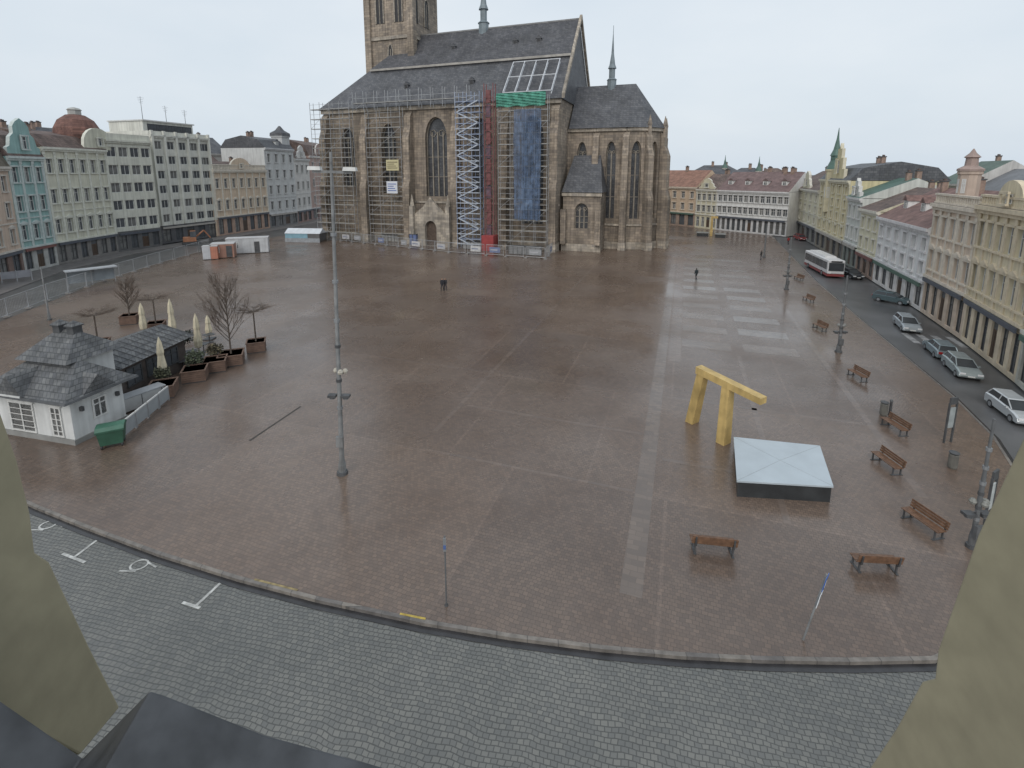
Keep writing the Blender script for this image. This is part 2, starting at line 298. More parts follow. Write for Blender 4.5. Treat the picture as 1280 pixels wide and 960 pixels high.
def house(uv0, uv1, h, label, wall, floors=4, cols=5, gf=3.8, roof='gable', rh=4.5, roofm=None, trim=None, style='plain', ww=1.15, whr=.58, depth=13, dorm=0, chim=2,
          gable=None, shop=None, name="town_house", frame=None, cat="house", courses=True, base_z=0, parapet=0, pil=False):
    A = G(*uv0) if isinstance(uv0, tuple) else uv0; B = G(*uv1) if isinstance(uv1, tuple) else uv1
    Ls = (B-A).length; ex = (B-A).normalized(); rot = math.atan2(ex.y, ex.x); mid = (A+B)/2
    if h < 0: h = zat(mid, -h)
    T = thing(name, (mid.x, mid.y, base_z), rot, label=label, cat=cat)
    roofm = roofm or REDT; frame = frame or WHITE; hw = Ls/2
    wm = MAT(wall, .85, .1, .6, streak=.2); tm = MAT(trim, .85, .1, 2, streak=.15) if trim else None
    sm = MAT(shop, .7, .2, 1) if shop else wm
    mb = MB()
    def bandf(zb, zt, z0, z1, xs, wd, m):
        mb.face([(-hw, 0, zb), (hw, 0, zb), (hw, 0, z0), (-hw, 0, z0)], m); mb.face([(-hw, 0, z1), (hw, 0, z1), (hw, 0, zt), (-hw, 0, zt)], m)
        x = -hw
        for c in xs+[None]:
            x1 = hw if c is None else c-wd/2
            mb.face([(x, 0, z0), (x1, 0, z0), (x1, 0, z1), (x, 0, z1)], m)
            if c is None: break
            a, b = c-wd/2, c+wd/2; d = .26
            mb.face([(a, 0, z0), (a, d, z0), (a, d, z1), (a, 0, z1)], m); mb.face([(b, 0, z0), (b, 0, z1), (b, d, z1), (b, d, z0)], m)
            mb.face([(a, 0, z1), (a, d, z1), (b, d, z1), (b, 0, z1)], m); mb.face([(a, 0, z0), (b, 0, z0), (b, d, z0), (a, d, z0)], m)
            x = b
    fh = (h-gf-.5)/max(1, floors-1); xs = [-hw+Ls*(i+.5)/cols for i in range(cols)]
    gw = min(Ls/cols*.62, 3.2); gx = xs
    bandf(0, gf, .35, gf-.75, gx, gw, sm)
    for i, x in enumerate(gx):
        if i == cols//2:
            d = MB(); hh = gf-1.1
            d.box(-gw/2, gw/2, .02, .1, 0, hh*.75, DOORM); d.box(-gw/2+.1, -.06, -.01, .02, .2, hh*.7, DOORP); d.box(.06, gw/2-.1, -.01, .02, .2, hh*.7, DOORP)
            d.box(-gw/2, gw/2, .03, .08, hh*.75, hh, GLASS); put(d, "door", T, (x, .12, .35))
        else: put(window_mesh(gw, gf-1.1, DARK if shop else frame, None, 'plain', random.choice([GLASS, GLASS2])), "shop_window", T, (x, .17, .35))
    wd = min(ww, Ls/cols*.8); wh = min(fh*whr, 2.3) if style != 'strip' else fh*.55
    for k in range(floors-1):
        zb = gf+k*fh; zt = zb+fh; z0 = zb+(fh-wh)*.5; bandf(zb, zt, z0, z0+wh, xs, wd, wm)
        for x in xs: put(window_mesh(wd, wh, frame, tm, style if not (style == 'pediment' and k != 0) else 'plain', random.choice([GLASS, GLASS, GLASS2])), "window", T, (x, .21, z0))
    mb.face([(-hw, 0, h-.5), (hw, 0, h-.5), (hw, 0, h), (-hw, 0, h)], wm)
    mb.face([(-hw, 0, 0), (-hw, depth, 0), (-hw, depth, h), (-hw, 0, h)], wm); mb.face([(hw, 0, 0), (hw, 0, h), (hw, depth, h), (hw, depth, 0)], wm)
    mb.face([(-hw, depth, 0), (hw, depth, 0), (hw, depth, h), (-hw, depth, h)], wm); mb.face([(-hw, 0, h-.01), (hw, 0, h-.01), (hw, depth, h-.01), (-hw, depth, h-.01)], wm)
    put(mb, "wall", T)
    cm = tm or wm
    put(MB().ext([(-hw+.02, -.5, h+.06), (-hw+.02, -.5, h-.28), (-hw+.02, -.3, h-.3), (-hw+.02, -.28, h-.6), (-hw+.02, -.003, h-.6), (-hw+.02, -.003, h+.06)], (Ls-.04, 0, 0), cm), "cornice", T)
    if courses:
        put(MB().box(-hw+.01, hw-.01, -.22, -.002, gf-.25, gf+.02, cm), "string_course", T)
        if floors > 3: put(MB().box(-hw+.01, hw-.01, -.12, -.002, gf+fh-.08, gf+fh+.08, cm), "string_course", T)
    if pil:
        for x in [-hw+Ls*i/cols for i in range(0, cols+1)]:
            xx = max(-hw+.25, min(hw-.25, x)); p = MB(); p.box(xx-.2, xx+.2, -.1, -.003, gf+.03, h-.61, cm); p.box(xx-.27, xx+.27, -.16, -.101, h-1.1, h-.62, cm); put(p, "pilaster", T)
    if shop:
        put(MB().box(-hw+.4, hw-.4, -.35, -.225, gf-.68, gf-.28, MAT(random.choice([(.08, .14, .11), (.18, .08, .07), (.38, .36, .33), (.09, .1, .12)]), .5, .1, 2)), "shop_sign", T)
    R = MB(); z = h+.07
    if roof == 'flat':
        R.box(-hw+.3, hw-.3, .3, depth-.3, h+.001, h+.12, MAT((.18, .18, .18), .8, .3, .4))
        ph = parapet or .9; R.box(-hw, hw, .02, .3, h+.07, h+ph, wm); R.box(-hw, -hw+.3, .302, depth, h+.02, h+ph, wm); R.box(hw-.3, hw, .302, depth, h+.02, h+ph, wm)
    elif roof == 'mansard':
        prof = [(-.35, z), (1.6, z+rh*.68), (depth/2, z+rh), (depth-1.6, z+rh*.68), (depth+.3, z)]
        R.ext([(-hw, y, q) for y, q in prof], (Ls, 0, 0), roofm, roofm)
    elif roof == 'hip':
        s = min(depth/2, hw*.8)
        R.solid([(-hw-.2, -.3, z), (hw+.2, -.3, z), (hw+.2, depth, z), (-hw-.2, depth, z), (-hw+s, depth/2, z+rh), (hw-s, depth/2, z+rh)], [(0, 1, 5, 4), (1, 2, 5), (2, 3, 4, 5), (3, 0, 4), (3, 2, 1, 0)], roofm)
    else:
        R.ext([(-hw, -.4, z), (-hw, depth/2, z+rh), (-hw, depth+.3, z)], (Ls, 0, 0), wm, roofm)
    Ro = put(R, "roof", T)
    if parapet and roof != 'flat':
        p = MB(); p.box(-hw+.05, hw-.05, -.2, .12, h+.065, h+.25, cm); p.box(-hw+.05, hw-.05, -.2, .12, h+parapet-.2, h+parapet, cm)
        n = int(Ls/.45)
        for i in range(n): x = -hw+.3+(Ls-.6)*i/(n-1); p.box(x-.09, x+.09, -.13, .05, h+.25, h+parapet-.2, cm)
        put(p, "parapet", T)
    for i in range(dorm):
        x = -hw+Ls*(i+.5)/dorm; slope = rh*.68/1.95 if roof == 'mansard' else rh/(depth/2+.4); y0 = .5 if roof == 'mansard' else 1.8
        zz = z+(y0+.35)*slope; d = MB(); dl = 1.9/slope+.5
        d.box(-.65, .65, 0, dl, 0, 1.3, wm); d.ext([(-.85, -.15, 1.301), (.85, -.15, 1.301), (0, -.15, 2.0)], (0, dl+.2, 0), roofm)
        D = put(d, "dormer", Ro, (x, y0, zz-.3)); put(window_mesh(.8, .95, frame, None, 'plain', GLASS), "window", D, (0, -.07, .25))
    for i in range(chim):
        x = random.uniform(-hw*.8, hw*.8); cb = MB(); zr = z+(rh if roof != 'flat' else 0); k = random.uniform(.65, 1)
        cb.box(-.45*k, .45*k, -.3, .3, -1.6, 1.1*k, MAT((.29, .21, .17), .9, .25, 2)); cb.box(-.45*k-.07, .45*k+.07, -.37, .37, 1.1*k, 1.1*k+.15, DARK); cb.box(-.3*k, -.05, -.15, .15, 1.1*k+.15, 1.1*k+.4, BRNT); cb.box(.05, .3*k, -.15, .15, 1.1*k+.15, 1.1*k+.35, BRNT)
        put(cb, "chimney", Ro, (x, depth/2+random.choice([-.6, .7]), zr))
    if gable:
        gw_, gh, gx_, kind = gable; g = MB(); q = gw_/2
        if kind == 'baroque': pr = [(-q, 0), (-q, .22), (-q*.82, .27), (-q*.72, .5), (-q*.5, .6), (-q*.48, .78), (-q*.3, .9), (0, 1), (q*.3, .9), (q*.48, .78), (q*.5, .6), (q*.72, .5), (q*.82, .27), (q, .22), (q, 0)]
        elif kind == 'round': pr = [(-q, 0)]+[(-q*.95*math.cos(t*math.pi/10), .25+.75*math.sin(t*math.pi/10)) for t in range(11)]+[(q, 0)]
        elif kind == 'step': pr = [(-q, 0), (-q, .3), (-q*.66, .3), (-q*.66, .6), (-q*.33, .6), (-q*.33, .85), (-q*.1, .85), (0, 1), (q*.1, .85), (q*.33, .85), (q*.33, .6), (q*.66, .6), (q*.66, .3), (q, .3), (q, 0)]
        else: pr = [(-q, 0), (0, 1), (q, 0)]
        g.ext([(gx_+x, -.12, h+.062+zz*gh) for x, zz in pr], (0, .5, 0), wm, cm)
        go = put(g, "gable", T); put(window_mesh(min(1.1, gw_*.25), gh*.34, frame, tm, 'plain', GLASS), "window", go, (gx_, -.19, h+gh*.2))
    T["h"] = h; T["hw"] = hw
    return T
def turret(T, x, y, z0, z1, r, wallc, roofm, prof, n=8, win=True, nm="turret"):
    wm = MAT(wallc, .85, .12, 1, streak=.2); mb = MB(); mb.lathe([(r, 0), (r, z1-z0), (r*1.12, z1-z0+.05), (r*1.12, z1-z0+.35)], (0, 0), n, wm, ph=math.pi/n)
    o = put(mb, nm, T, (x, y, z0)); rb = MB(); rb.lathe([(r*a, b) for a, b in prof], (0, 0), n, roofm, ph=math.pi/n); put(rb, "roof", o, (0, 0, z1-z0+.352))
    if win:
        for t in (-math.pi/2, -math.pi/2-2*math.pi/n, -math.pi/2+2*math.pi/n):
            rr = r*math.cos(math.pi/n)+.03; put(window_mesh(r*.4, min(2, (z1-z0)*.5), WHITE, None, 'plain', GLASS), "window", o, (rr*math.cos(t), rr*math.sin(t), (z1-z0)*.35), t+math.pi/2)
    return o
SPIRE = [(1.1, 0), (.75, 1.2), (.62, 1.6), (.62, 2.4), (.75, 2.5), (.42, 3.6), (.16, 5.6), (.03, 7.6)]
ONION = [(1.15, 0), (1.0, .7), (.55, 1.4), (.4, 2.0), (.42, 2.2), (.2, 3.0), (.04, 4.6)]

# left row
house((-60, 372), (32, 341), -208, "peach stucco town house with brown tiled roof", (.58, .46, .37), 4, 5, roof='mansard', rh=6.5, roofm=MAT((.15, .13, .10), .8, .25, 1, streak=.3), trim=(.6, .56, .5), style='pediment', shop=(.2, .14, .12), gable=(6, 4.2, 2.5, 'baroque'), dorm=2)
T = house((32, 341), (74, 331), -196, "narrow turquoise town house with curved ornate gable", (.30, .46, .44), 4, 3, roof='mansard', rh=4.5, roofm=BRNT, trim=(.54, .6, .58), style='pediment', shop=(.42, .42, .40), gable=(6, 5.6, 0, 'baroque'), pil=True)
T = house((74, 331), (149, 315.2), -186, "cream town house with rounded gable and red domed roof", (.62, .61, .5), 4, 6, roof='mansard', rh=3, roofm=BRNT, trim=(.66, .66, .58), style='pediment', shop=(.2, .19, .18), gable=(7.0, 3.8, 5.2, 'round'), pil=True, dorm=0)
mb = MB(); mb.lathe([(3.5, 0), (3.5, .7), (3.3, 1.9), (2.6, 3.3), (1.4, 4.2), (.9, 4.3)], (0, 0), 12, REDT); D = put(mb, "domed_roof", T, (5.4, 3.6, T["h"]+1.9))
put(MB().lathe([(.95, 0), (.95, .7), (1.1, .8), (.8, 1.1), (.1, 1.3)], (0, 0), 8, MAT((.4, .4, .38), .7, .1, 1)), "roof_lantern", D, (0, 0, 4.3))
CREAM = (.67, .67, .61)
T = house((149, 315.2), (203, 307), -176, "pale cream functionalist office block with balconies", (.64, .64, .56), 6, 4, roof='flat', style='strip', ww=3.2, shop=(.12, .12, .12), courses=False, chim=0, parapet=1.2, cat="building", name="office_building")
T = house((203, 305.2), (273, 295), -171, "tall pale functionalist block with rows of wide windows", CREAM, 7, 5, roof='flat', style='strip', ww=3.4, shop=(.11, .11, .115), courses=False, chim=0, parapet=.8, cat="building", name="office_building", depth=16)
hh = T["h"]; hw = T["hw"]; wm = MAT(CREAM, .85, .1, .6, streak=.2)
mb = MB(); mb.box(-hw+1, hw-1.5, 2.6, 12, hh+.13, hh+2.9, wm); mb.box(-hw+.8, hw-1.3, 2.2, 12.2, hh+2.9, hh+3.15, WHITE); P = put(mb, "penthouse", T)
for i in range(5): put(window_mesh(2.2, 1.7, DARK, None, 'strip', GLASS), "window", P, (-hw+3.0+i*(2*hw-6)/4, 2.53, hh+.7))
for i in range(6):
    x = -hw+.35+i*(2*hw-.7)/5; put(MB().box(x-.22, x+.22, -.5, -.003, 3.9, hh+.9, wm), "pilaster", T)
for x, y, hgt in ((-4, 5, 5), (3, 7, 4), (6, 5, 3.4)):
    mb = MB(); mb.tube((0, 0, 0), (0, 0, hgt), .06, .03, 5, DARK)
    for k in range(4): mb.tube((-.7+.1*k, 0, hgt-.3-.35*k), (.7-.1*k, 0, hgt-.3-.35*k), .025, .025, 4, DARK)
    put(mb, "aerial", P, (x, y, hh+3.1))
T = house((273, 295.4), (338, 284.8), -213, "salmon yellow ornate town house with white stucco decoration", (.66, .53, .40), 3, 7, roof='gable', rh=2.2, roofm=BRNT, trim=(.7, .65, .56), style='pediment', shop=(.4, .28, .22), parapet=1.4, pil=True, gf=4.6, gable=(7, 3, 0, 'round'))
T = house((338, 284.8), (373, 279), -186, "grey white corner house with raised square tower", (.58, .59, .58), 5, 4, roof='mansard', rh=3.2, roofm=SLATE, trim=(.6, .6, .6), shop=(.18, .18, .18), dorm=1)
hh = T["h"]; turret(T, 4.5, 2.5, hh, hh+3.4, 2.4, (.5, .51, .51), SLATE, [(1.15, 0), (1.1, .8), (.5, 1.6), (.1, 2.8)], n=4)
house((373, 279), (391, 275), -199, "white narrow house with steep red roof", (.62, .6, .57), 4, 3, roof='gable', rh=4.5, roofm=BRNT, trim=(.6, .6, .58), shop=(.26, .18, .16), gable=(6, 4, 0, 'baroque'))
house((391, 275), (424, 268), -196, "pinkish brown brick house with white window surrounds", (.44, .32, .28), 4, 4, roof='mansard', rh=5, roofm=BRNT, trim=(.58, .56, .54), shop=(.22, .15, .14), gable=(5, 4, -3, 'round'))
for (u, v, wd, hv, rm, lb) in ((300, 286, 26, -202, BRNT, "rear house with broad brown tiled roof"), (330, 280, 16, -192, SLATE, "rear house with slate gable roof"), (150, 300, 20, -186, SLATE, "rear house with dark roof and aerials"), (10, 330, 20, -196, BRNT, "rear house with brown roof")):
    p = G(u, v); d = Vector((-16, 3)); a = p+d; ex = (LL[5]-LL[3]).normalized()
    house(a-ex*wd/2, a+ex*wd/2, hv, lb, (.48, .46, .43), 4, 4, roof='gable', rh=5, roofm=rm, chim=3, depth=11)

# row closing the square beyond the church
house((780, 275), (868, 284), -233, "ochre town house with long orange tiled roof", (.56, .43, .31), 3, 9, roof='gable', rh=4.6, roofm=MAT((.27, .15, .11), .8, .25, 1, streak=.2), trim=(.62, .54, .44), shop=(.32, .24, .19), gf=4)
house((868, 284), (894, 287), -237, "pale yellow town house with small curved gable", (.62, .58, .43), 3, 4, roof='gable', rh=4, roofm=BRNT, trim=(.64, .62, .54), gable=(5, 3, 0, 'baroque'), pil=True)
house((894, 287), (982, 296), -239, "long white town house with dark red tiled roof", (.70, .70, .68), 3, 13, roof='gable', rh=4.6, roofm=MAT((.18, .125, .12), .8, .25, 1, streak=.2), trim=(.65, .65, .64), dorm=4, gf=4, shop=(.5, .5, .5), chim=4)
for (u, v, wd, hv, rm, lb, wc) in ((955, 285, 16, -224, SLATE, "rear house with grey roof", (.48, .46, .42)), (992, 283, 14, -224, BRNT, "rear cream house with brown gable roof", (.53, .5, .43)), (1015, 280, 20, -228, BRNT, "rear house with tiled roof", (.5, .44, .38)), (905, 276, 20, -219, SLATE, "rear house with dark hipped roof", (.48, .46, .43))):
    p = G(u, v); a = p+Vector((6, 24)); ex = Vector((.93, -.36))
    T = house(a-ex*wd/2, a+ex*wd/2, hv, lb, wc, 4, 5, roof='hip', rh=3.5, roofm=rm, chim=2, depth=12)
    if u in (955, 905): turret(T, 3, 4, T["h"], T["h"]+2.2, .9, (.45, .43, .39), GREENC, ONION)
# right row
house((985, 288), (1018, 307), -236, "pale yellow town house at the far street end", (.60, .57, .43), 4, 6, roof='gable', rh=4, roofm=BRNT, trim=(.62, .6, .53), shop=(.2, .2, .19), gable=(7, 4, 2, 'baroque'))
T = house((1018, 307), (1052, 328), -225, "ornate yellow neo-renaissance house with green copper corner spire", (.62, .55, .34), 5, 5, roof='mansard', rh=3.0, roofm=SLATE, trim=(.64, .6, .47), style='pediment', shop=(.2, .18, .15), pil=True, gable=(8, 6.4, 2.0, 'step'))
turret(T, -3.6, .6, T["h"]-6, T["h"]+1.6, 1.35, (.6, .54, .37), GREENC, SPIRE, nm="corner_tower")
house((1052, 328), (1068, 338), -247, "narrow mint and white house with stepped gable", (.56, .58, .54), 3, 3, roof='gable', rh=3, roofm=GREENC, trim=(.62, .62, .6), shop=(.2, .22, .2), gable=(4.2, 3.0, 0, 'step'))
house((1068, 338), (1090, 351), -263, "small cream yellow house with brown roof", (.63, .6, .45), 3, 3, roof='gable', rh=3.2, roofm=BRNT, trim=(.63, .61, .53), shop=(.32, .24, .2), gf=3.3)
house((1090, 351), (1150, 389), -278, "white town house with steep red tiled roof and dormers", (.72, .72, .71), 3, 6, roof='gable', rh=4.0, roofm=MAT((.21, .13, .115), .8, .3, 1, streak=.3), trim=(.66, .65, .65), shop=(.64, .62, .6), dorm=3, gf=3.3, depth=12)
T = house((1150, 389), (1200, 424), -258, "peach ornate town house with balustrade and roof pavilion", (.66, .54, .43), 3, 5, roof='hip', rh=1.6, roofm=BRNT, trim=(.68, .61, .51), style='pediment', parapet=1.1, pil=True, gf=4.2, shop=(.54, .44, .35), depth=12, chim=1)
turret(T, -1.0, 1.0, T["h"]+.3, T["h"]+3.0, .85, (.5, .4, .33), MAT((.33, .25, .22), .7, .2, 1), [(1.2, 0), (1.2, .2), (.6, .5), (.55, 1.2), (.75, 1.3), (.3, 1.7), (.05, 2.1)])
T = house((1200, 424), (1268, 478), -262, "large cream ochre baroque town house with balustrade", (.68, .60, .43), 3, 6, roof='hip', rh=1.8, roofm=BRNT, trim=(.66, .57, .42), style='pediment', parapet=1.0, pil=True, gf=4.2, shop=(.6, .51, .38), depth=13, chim=2, gable=(4.5, 2.2, 0, 'round'))
house((1268, 478), (1330, 535), -262, "cream green town house with white window surrounds", (.64, .62, .50), 3, 4, roof='hip', rh=1.5, roofm=BRNT, trim=(.66, .65, .58), gf=4, shop=(.44, .43, .38), depth=13)
for (u, v, wd, hv, rm, lb) in ((1085, 330, 18, -243, MAT((.17, .175, .185), .6, .25, .35, streak=.2), "big rear hall with grey metal gable roof"), (1060, 318, 10, -230, MAT((.08, .12, .095), .6, .25, .8), "rear house with dark green roof"), (1130, 352, 12, -256, BRNT, "rear house with brown hipped roof")):
    p = G(u, v); a = p+Vector((17, 0)); ex = (RL[4]-RL[2]).normalized()
    house(a-ex*wd/2, a+ex*wd/2, hv, lb, (.53, .52, .5), 3, 4, roof='gable', rh=4, roofm=rm, chim=1, depth=12)

# ------------------------------------------------------------------ cathedral
CO = Vector((9.0, 95.0)); CX = Vector((.940, -.342)).normalized(); CR = math.atan2(CX.y, CX.x)
CM = Matrix.Translation((CO.x, CO.y, 0)) @ Matrix.Rotation(CR, 4, 'Z')
CT = thing("cathedral", (CO.x, CO.y, 0), CR, label="large gothic sandstone cathedral with steep dark roof, under repair", cat="cathedral")
EH = 28.2; RZ = 44.6; NW = 25.0; WE = -54.0; YC = 12.5
def arch_pts(w_, z0, sp, ap, n=6):
    pts = []; c = w_/2
    for k in range(n+1):
        t = k/n; a = t*math.pi/2; pts.append((c*math.cos(a)**.9 if t < 1 else 0, sp+(ap-sp)*math.sin(a*.98)/math.sin(math.pi/2*.98)))
    return pts
def archwall(mb, M, x0, x1, z0, z1, wx, w_, wz0, sp, ap, m, d=.9):
    P = lambda x, y, z: tuple(M @ Vector((x, y, z)))
    q = lambda a, b, c, e: mb.face([P(*a), P(*b), P(*c), P(*e)], m)
    a, b = wx-w_/2, wx+w_/2
    q((x0, 0, z0), (x1, 0, z0), (x1, 0, wz0), (x0, 0, wz0)); q((x0, 0, wz0), (a, 0, wz0), (a, 0, sp), (x0, 0, sp)); q((b, 0, wz0), (x1, 0, wz0), (x1, 0, sp), (b, 0, sp))
    ar = arch_pts(w_, wz0, sp, ap); R = [(wx+x, z) for x, z in ar]; Lf = [(wx-x, z) for x, z in ar]
    mb.face([P(wx, 0, ap)]+[P(x, 0, z) for x, z in R[::-1][1:]]+[P(x1, 0, sp), P(x1, 0, z1), P(wx, 0, z1)], m)
    mb.face([P(wx, 0, ap), P(wx, 0, z1), P(x0, 0, z1), P(x0, 0, sp)]+[P(x, 0, z) for x, z in Lf[:-1]], m)
    loop = [(a, wz0), (b, wz0)]+R+Lf[::-1][1:]
    for i in range(len(loop)):
        s, e = loop[i], loop[(i+1) % len(loop)]
        if s != e: q((s[0], 0, s[1]), (e[0], 0, e[1]), (e[0], d, e[1]), (s[0], d, s[1]))
CG = MAT((.075, .078, .085), .25, .5, .6, brick=(.35, .35, .04))
TR = MAT((.24, .215, .18), .9, .3, 1)
def gothic_window(M, wx, w_, z0, sp, ap, lights=3, d=.85, parent=None, nm="window"):
    mb = MB(); ar = arch_pts(w_, z0, sp, ap); loop = [(-w_/2, z0), (w_/2, z0)]+ar+[(-x, z) for x, z in ar[::-1][1:]]
    mb.face([(x, .1, z) for x, z in loop], CG)
    for k in range(lights+1):
        x = -w_/2+w_*k/lights; wd = .13; top = sp if k in (0, lights) else sp+(ap-sp)*.35; mb.box(x-wd, x+wd, -.08, .08, z0, top, TR)
    n = len(ar)
    for sgn in (1, -1):
        for k in range(n-1): mb.tube((sgn*ar[k][0], 0, ar[k][1]), (sgn*ar[k+1][0], 0, ar[k+1][1]), .2, .2, 5, TR)
        for k in range(5):
            t0 = k*math.pi/2.5; t1 = (k+1)*math.pi/2.5; c = (sgn*w_*.2, sp+(ap-sp)*.3); r = w_*.14
            mb.tube((c[0]+r*math.cos(t0), 0, c[1]+r*math.sin(t0)), (c[0]+r*math.cos(t1), 0, c[1]+r*math.sin(t1)), .08, .08, 4, TR)
    for t in (.35, .7): mb.box(-w_/2, w_/2, -.03, .03, z0+(sp-z0)*t-.06, z0+(sp-z0)*t+.06, TR)
    o = put(mb, nm, parent or CT); o.matrix_local = M @ Matrix.Translation((wx, d, 0)); return o
I4 = Matrix.Identity(4)
mb = MB(); BX = [WE+.8, -42.7, -32.1, -21.2, -10.7, -.8]; xs = [WE]+BX[1:5]+[0]
wins = [(-47.8, 3.2, 12, 21, 24.5), (-37.4, 3.6, 10.5, 21, 25), (-26.1, 5.0, 10.0, 21.5, 26.0), (-16.1, 4.0, 11, 21, 25.4), (-5.3, 4.2, 5, 21, 25.6)]
for i in range(5):
    x, w_, z0, sp, ap = wins[i]; archwall(mb, I4, xs[i], xs[i+1], 0, EH, x, w_, z0, sp, ap, STONE)
    gothic_window(I4, x, w_, z0, sp, ap, 4 if w_ > 4 else 3)
mb.face([(WE, 0, 0), (WE, NW, 0), (WE, NW, EH), (WE, 0, EH)], STONE); mb.face([(0, 0, 0), (0, 0, EH), (0, NW/2, RZ), (0, NW, EH), (0, NW, 0)], STONE)
mb.face([(WE, NW, 0), (0, NW, 0), (0, NW, EH), (WE, NW, EH)], STONE)
put(mb, "nave_wall", CT)
put(MB().box(WE-.1, .1, -.35, -.003, 0, 1.6, STONE2), "plinth", CT); put(MB().box(WE-.1, .1, -.25, -.003, 8.6, 9.0, STONE2), "string_course", CT); put(MB().box(WE-.2, .15, -.5, -.003, EH-.7, EH+.15, STONE2), "cornice", CT)
def buttress(M, h, w_=1.5, d=2.6, pin=False):
    mb = MB(); pr = [(0, 0), (-d, 0), (-d, h*.42), (-d*.74, h*.49), (-d*.74, h*.78), (-d*.4, h*.86), (-d*.4, h*.93), (0, h*.97)]
    mb.ext([(-w_/2, y, z) for y, z in pr], (w_, 0, 0), STONE); mb.box(-w_/2-.12, w_/2+.12, -d-.12, -d*.2, 0, 1.5, STONE2)
    if pin: mb.lathe([(.4, h*.93), (.36, h+.6), (.46, h+.65), (.04, h+2.4)], (0, -d*.25), 4, STONE, ph=math.pi/4)
    o = put(mb, "buttress", CT); o.matrix_local = M; return o
for x in BX: buttress(Matrix.Translation((x, 0, 0)), EH)
mb = MB(); ze = EH+.1; rx = -37.5
mb.solid([(.35, -.9, ze), (.35, NW+.9, ze), (.35, NW/2, RZ+.6), (rx, NW/2, RZ+.6), (WE-.7, -.9, ze), (WE-.7, NW+.9, ze)], [(0, 2, 3, 4), (1, 5, 3, 2), (4, 3, 5), (0, 1, 2), (0, 4, 5, 1)], SLATE)
RO = put(mb, "roof", CT)
def rz(y): return ze+(y+.9)/(NW/2+.9)*(RZ+.6-ze)
# upper roof stage standing slightly proud over the aisle roof, with its pale eaves band
y1_ = 5.7; US = MAT((.092, .094, .104), .6, .25, .35, brick=(.6, .4, .03), streak=.25)
mb = MB(); mb.solid([(-45.0, y1_, rz(y1_)), (.38, y1_, rz(y1_)), (.38, YC, RZ+.62), (rx, YC, RZ+.62), (-45.0, y1_-.2, rz(y1_)+.75), (.38, y1_-.2, rz(y1_)+.75), (.38, YC, RZ+.7), (rx, YC, RZ+.7)], [(4, 5, 6, 7), (0, 1, 5, 4), (1, 2, 6, 5), (3, 0, 4, 7)], US); put(mb, "upper_roof", RO)
put(MB().box(-45.0, .4, y1_-.32, y1_-.12, rz(y1_)+.3, rz(y1_)+.72, MAT((.36, .34, .31), .7, .2, 1)), "eaves_band", RO); put(MB().box(rx, .4, NW/2-.15, NW/2+.15, RZ+.6, RZ+.9, MAT((.2, .2, .2), .6, .2, 1)), "ridge_cap", RO)
for y0, y1 in ((-.9, NW/2), (NW+.9, NW/2)):
    z0, z1 = ze, RZ+.6
    mb = MB(); mb.solid([(.39, y0, z0), (.9, y0, z0), (.9, y1, z1), (.39, y1, z1), (.39, y0, z0+.9), (.9, y0, z0+.9), (.9, y1, z1+.9), (.39, y1, z1+.9)], [(3, 2, 1, 0), (4, 5, 6, 7), (0, 1, 5, 4), (1, 2, 6, 5), (2, 3, 7, 6), (3, 0, 4, 7)], STONE2)
    put(mb, "gable_coping", CT)
for x in (-34, -26, -19, -12, -7):
    y = 2.2 if x in (-34, -19) else 8.5
    d = MB(); d.box(-.5, .5, 0, 1.2, 0, .9, SLATE); d.ext([(-.65, -.1, .9), (.65, -.1, .9), (0, -.1, 1.6)], (0, 1.8, 0), SLATE); d.box(-.3, .3, -.03, -.001, .15, .75, BLACK); put(d, "dormer", RO, (x, y, rz(y)+(.3 if y > 5 else -.1)))
SPM = MAT((.19, .23, .25), .5, .2, 1)
def fleche(x, y, z, s, parent):
    mb = MB(); mb.lathe([(1.2*s, -2), (1.2*s, 1.2*s), (1.4*s, 1.3*s), (.8*s, 1.8*s), (.8*s, 4.2*s), (1.15*s, 4.2*s), (.75*s, 5.2*s), (.35*s, 8*s), (.08*s, 13*s), (.04, 15*s)], (0, 0), 8, SPM)
    put(mb, "spire", parent, (x, y, z))
fleche(-20.6, NW/2, RZ+.6, .95, RO)
# tower
mb = MB(); ta, tb = -47.0, -36.0; ty0, ty1 = NW/2-4.0, NW/2+8
mb.box(ta, tb, ty0, ty1, 0, 78, STONE); TO = put(mb, "tower", CT)
for z in (44, 56, 68): put(MB().box(ta-.3, tb+.3, ty0-.3, ty1+.3, z, z+.7, STONE2), "string_course", TO)
for x in (ta, tb): put(MB().box(x-.9, x+.9, ty0-.8, ty0+1, 0, 60, STONE, taper=.2), "buttress", TO)
for (cx, z0, w_) in (((ta+tb)/2-2.4, 47.5, 2.0), ((ta+tb)/2+2.4, 47.5, 2.0), ((ta+tb)/2, 37, 1.2)):
    mb = MB(); ar = arch_pts(w_, 0, 4.2, 6); loop = [(-w_/2, 0), (w_/2, 0)]+ar+[(-x, z) for x, z in ar[::-1][1:]]
    mb.ext([(x, -.05, z) for x, z in loop], (0, .3, 0), BLACK); mb.box(-.1, .1, -.12, -.051, 0, 5, TR)
    for sgn in (1, -1):
        for k in range(6): mb.tube((sgn*ar[k][0], -.08, ar[k][1]), (sgn*ar[k+1][0], -.08, ar[k+1][1]), .16, .16, 5, STONE2)
        mb.box(sgn*w_/2-.15, sgn*w_/2+.15, -.2, -.052, 0, 4.2, STONE2)
    me = mb.data(); put(me, "window", TO, (cx, ty0-.02, z0)); put(me, "window", TO, (tb+.02, ty0+4.2+(cx-(ta+tb)/2), z0), math.pi/2)
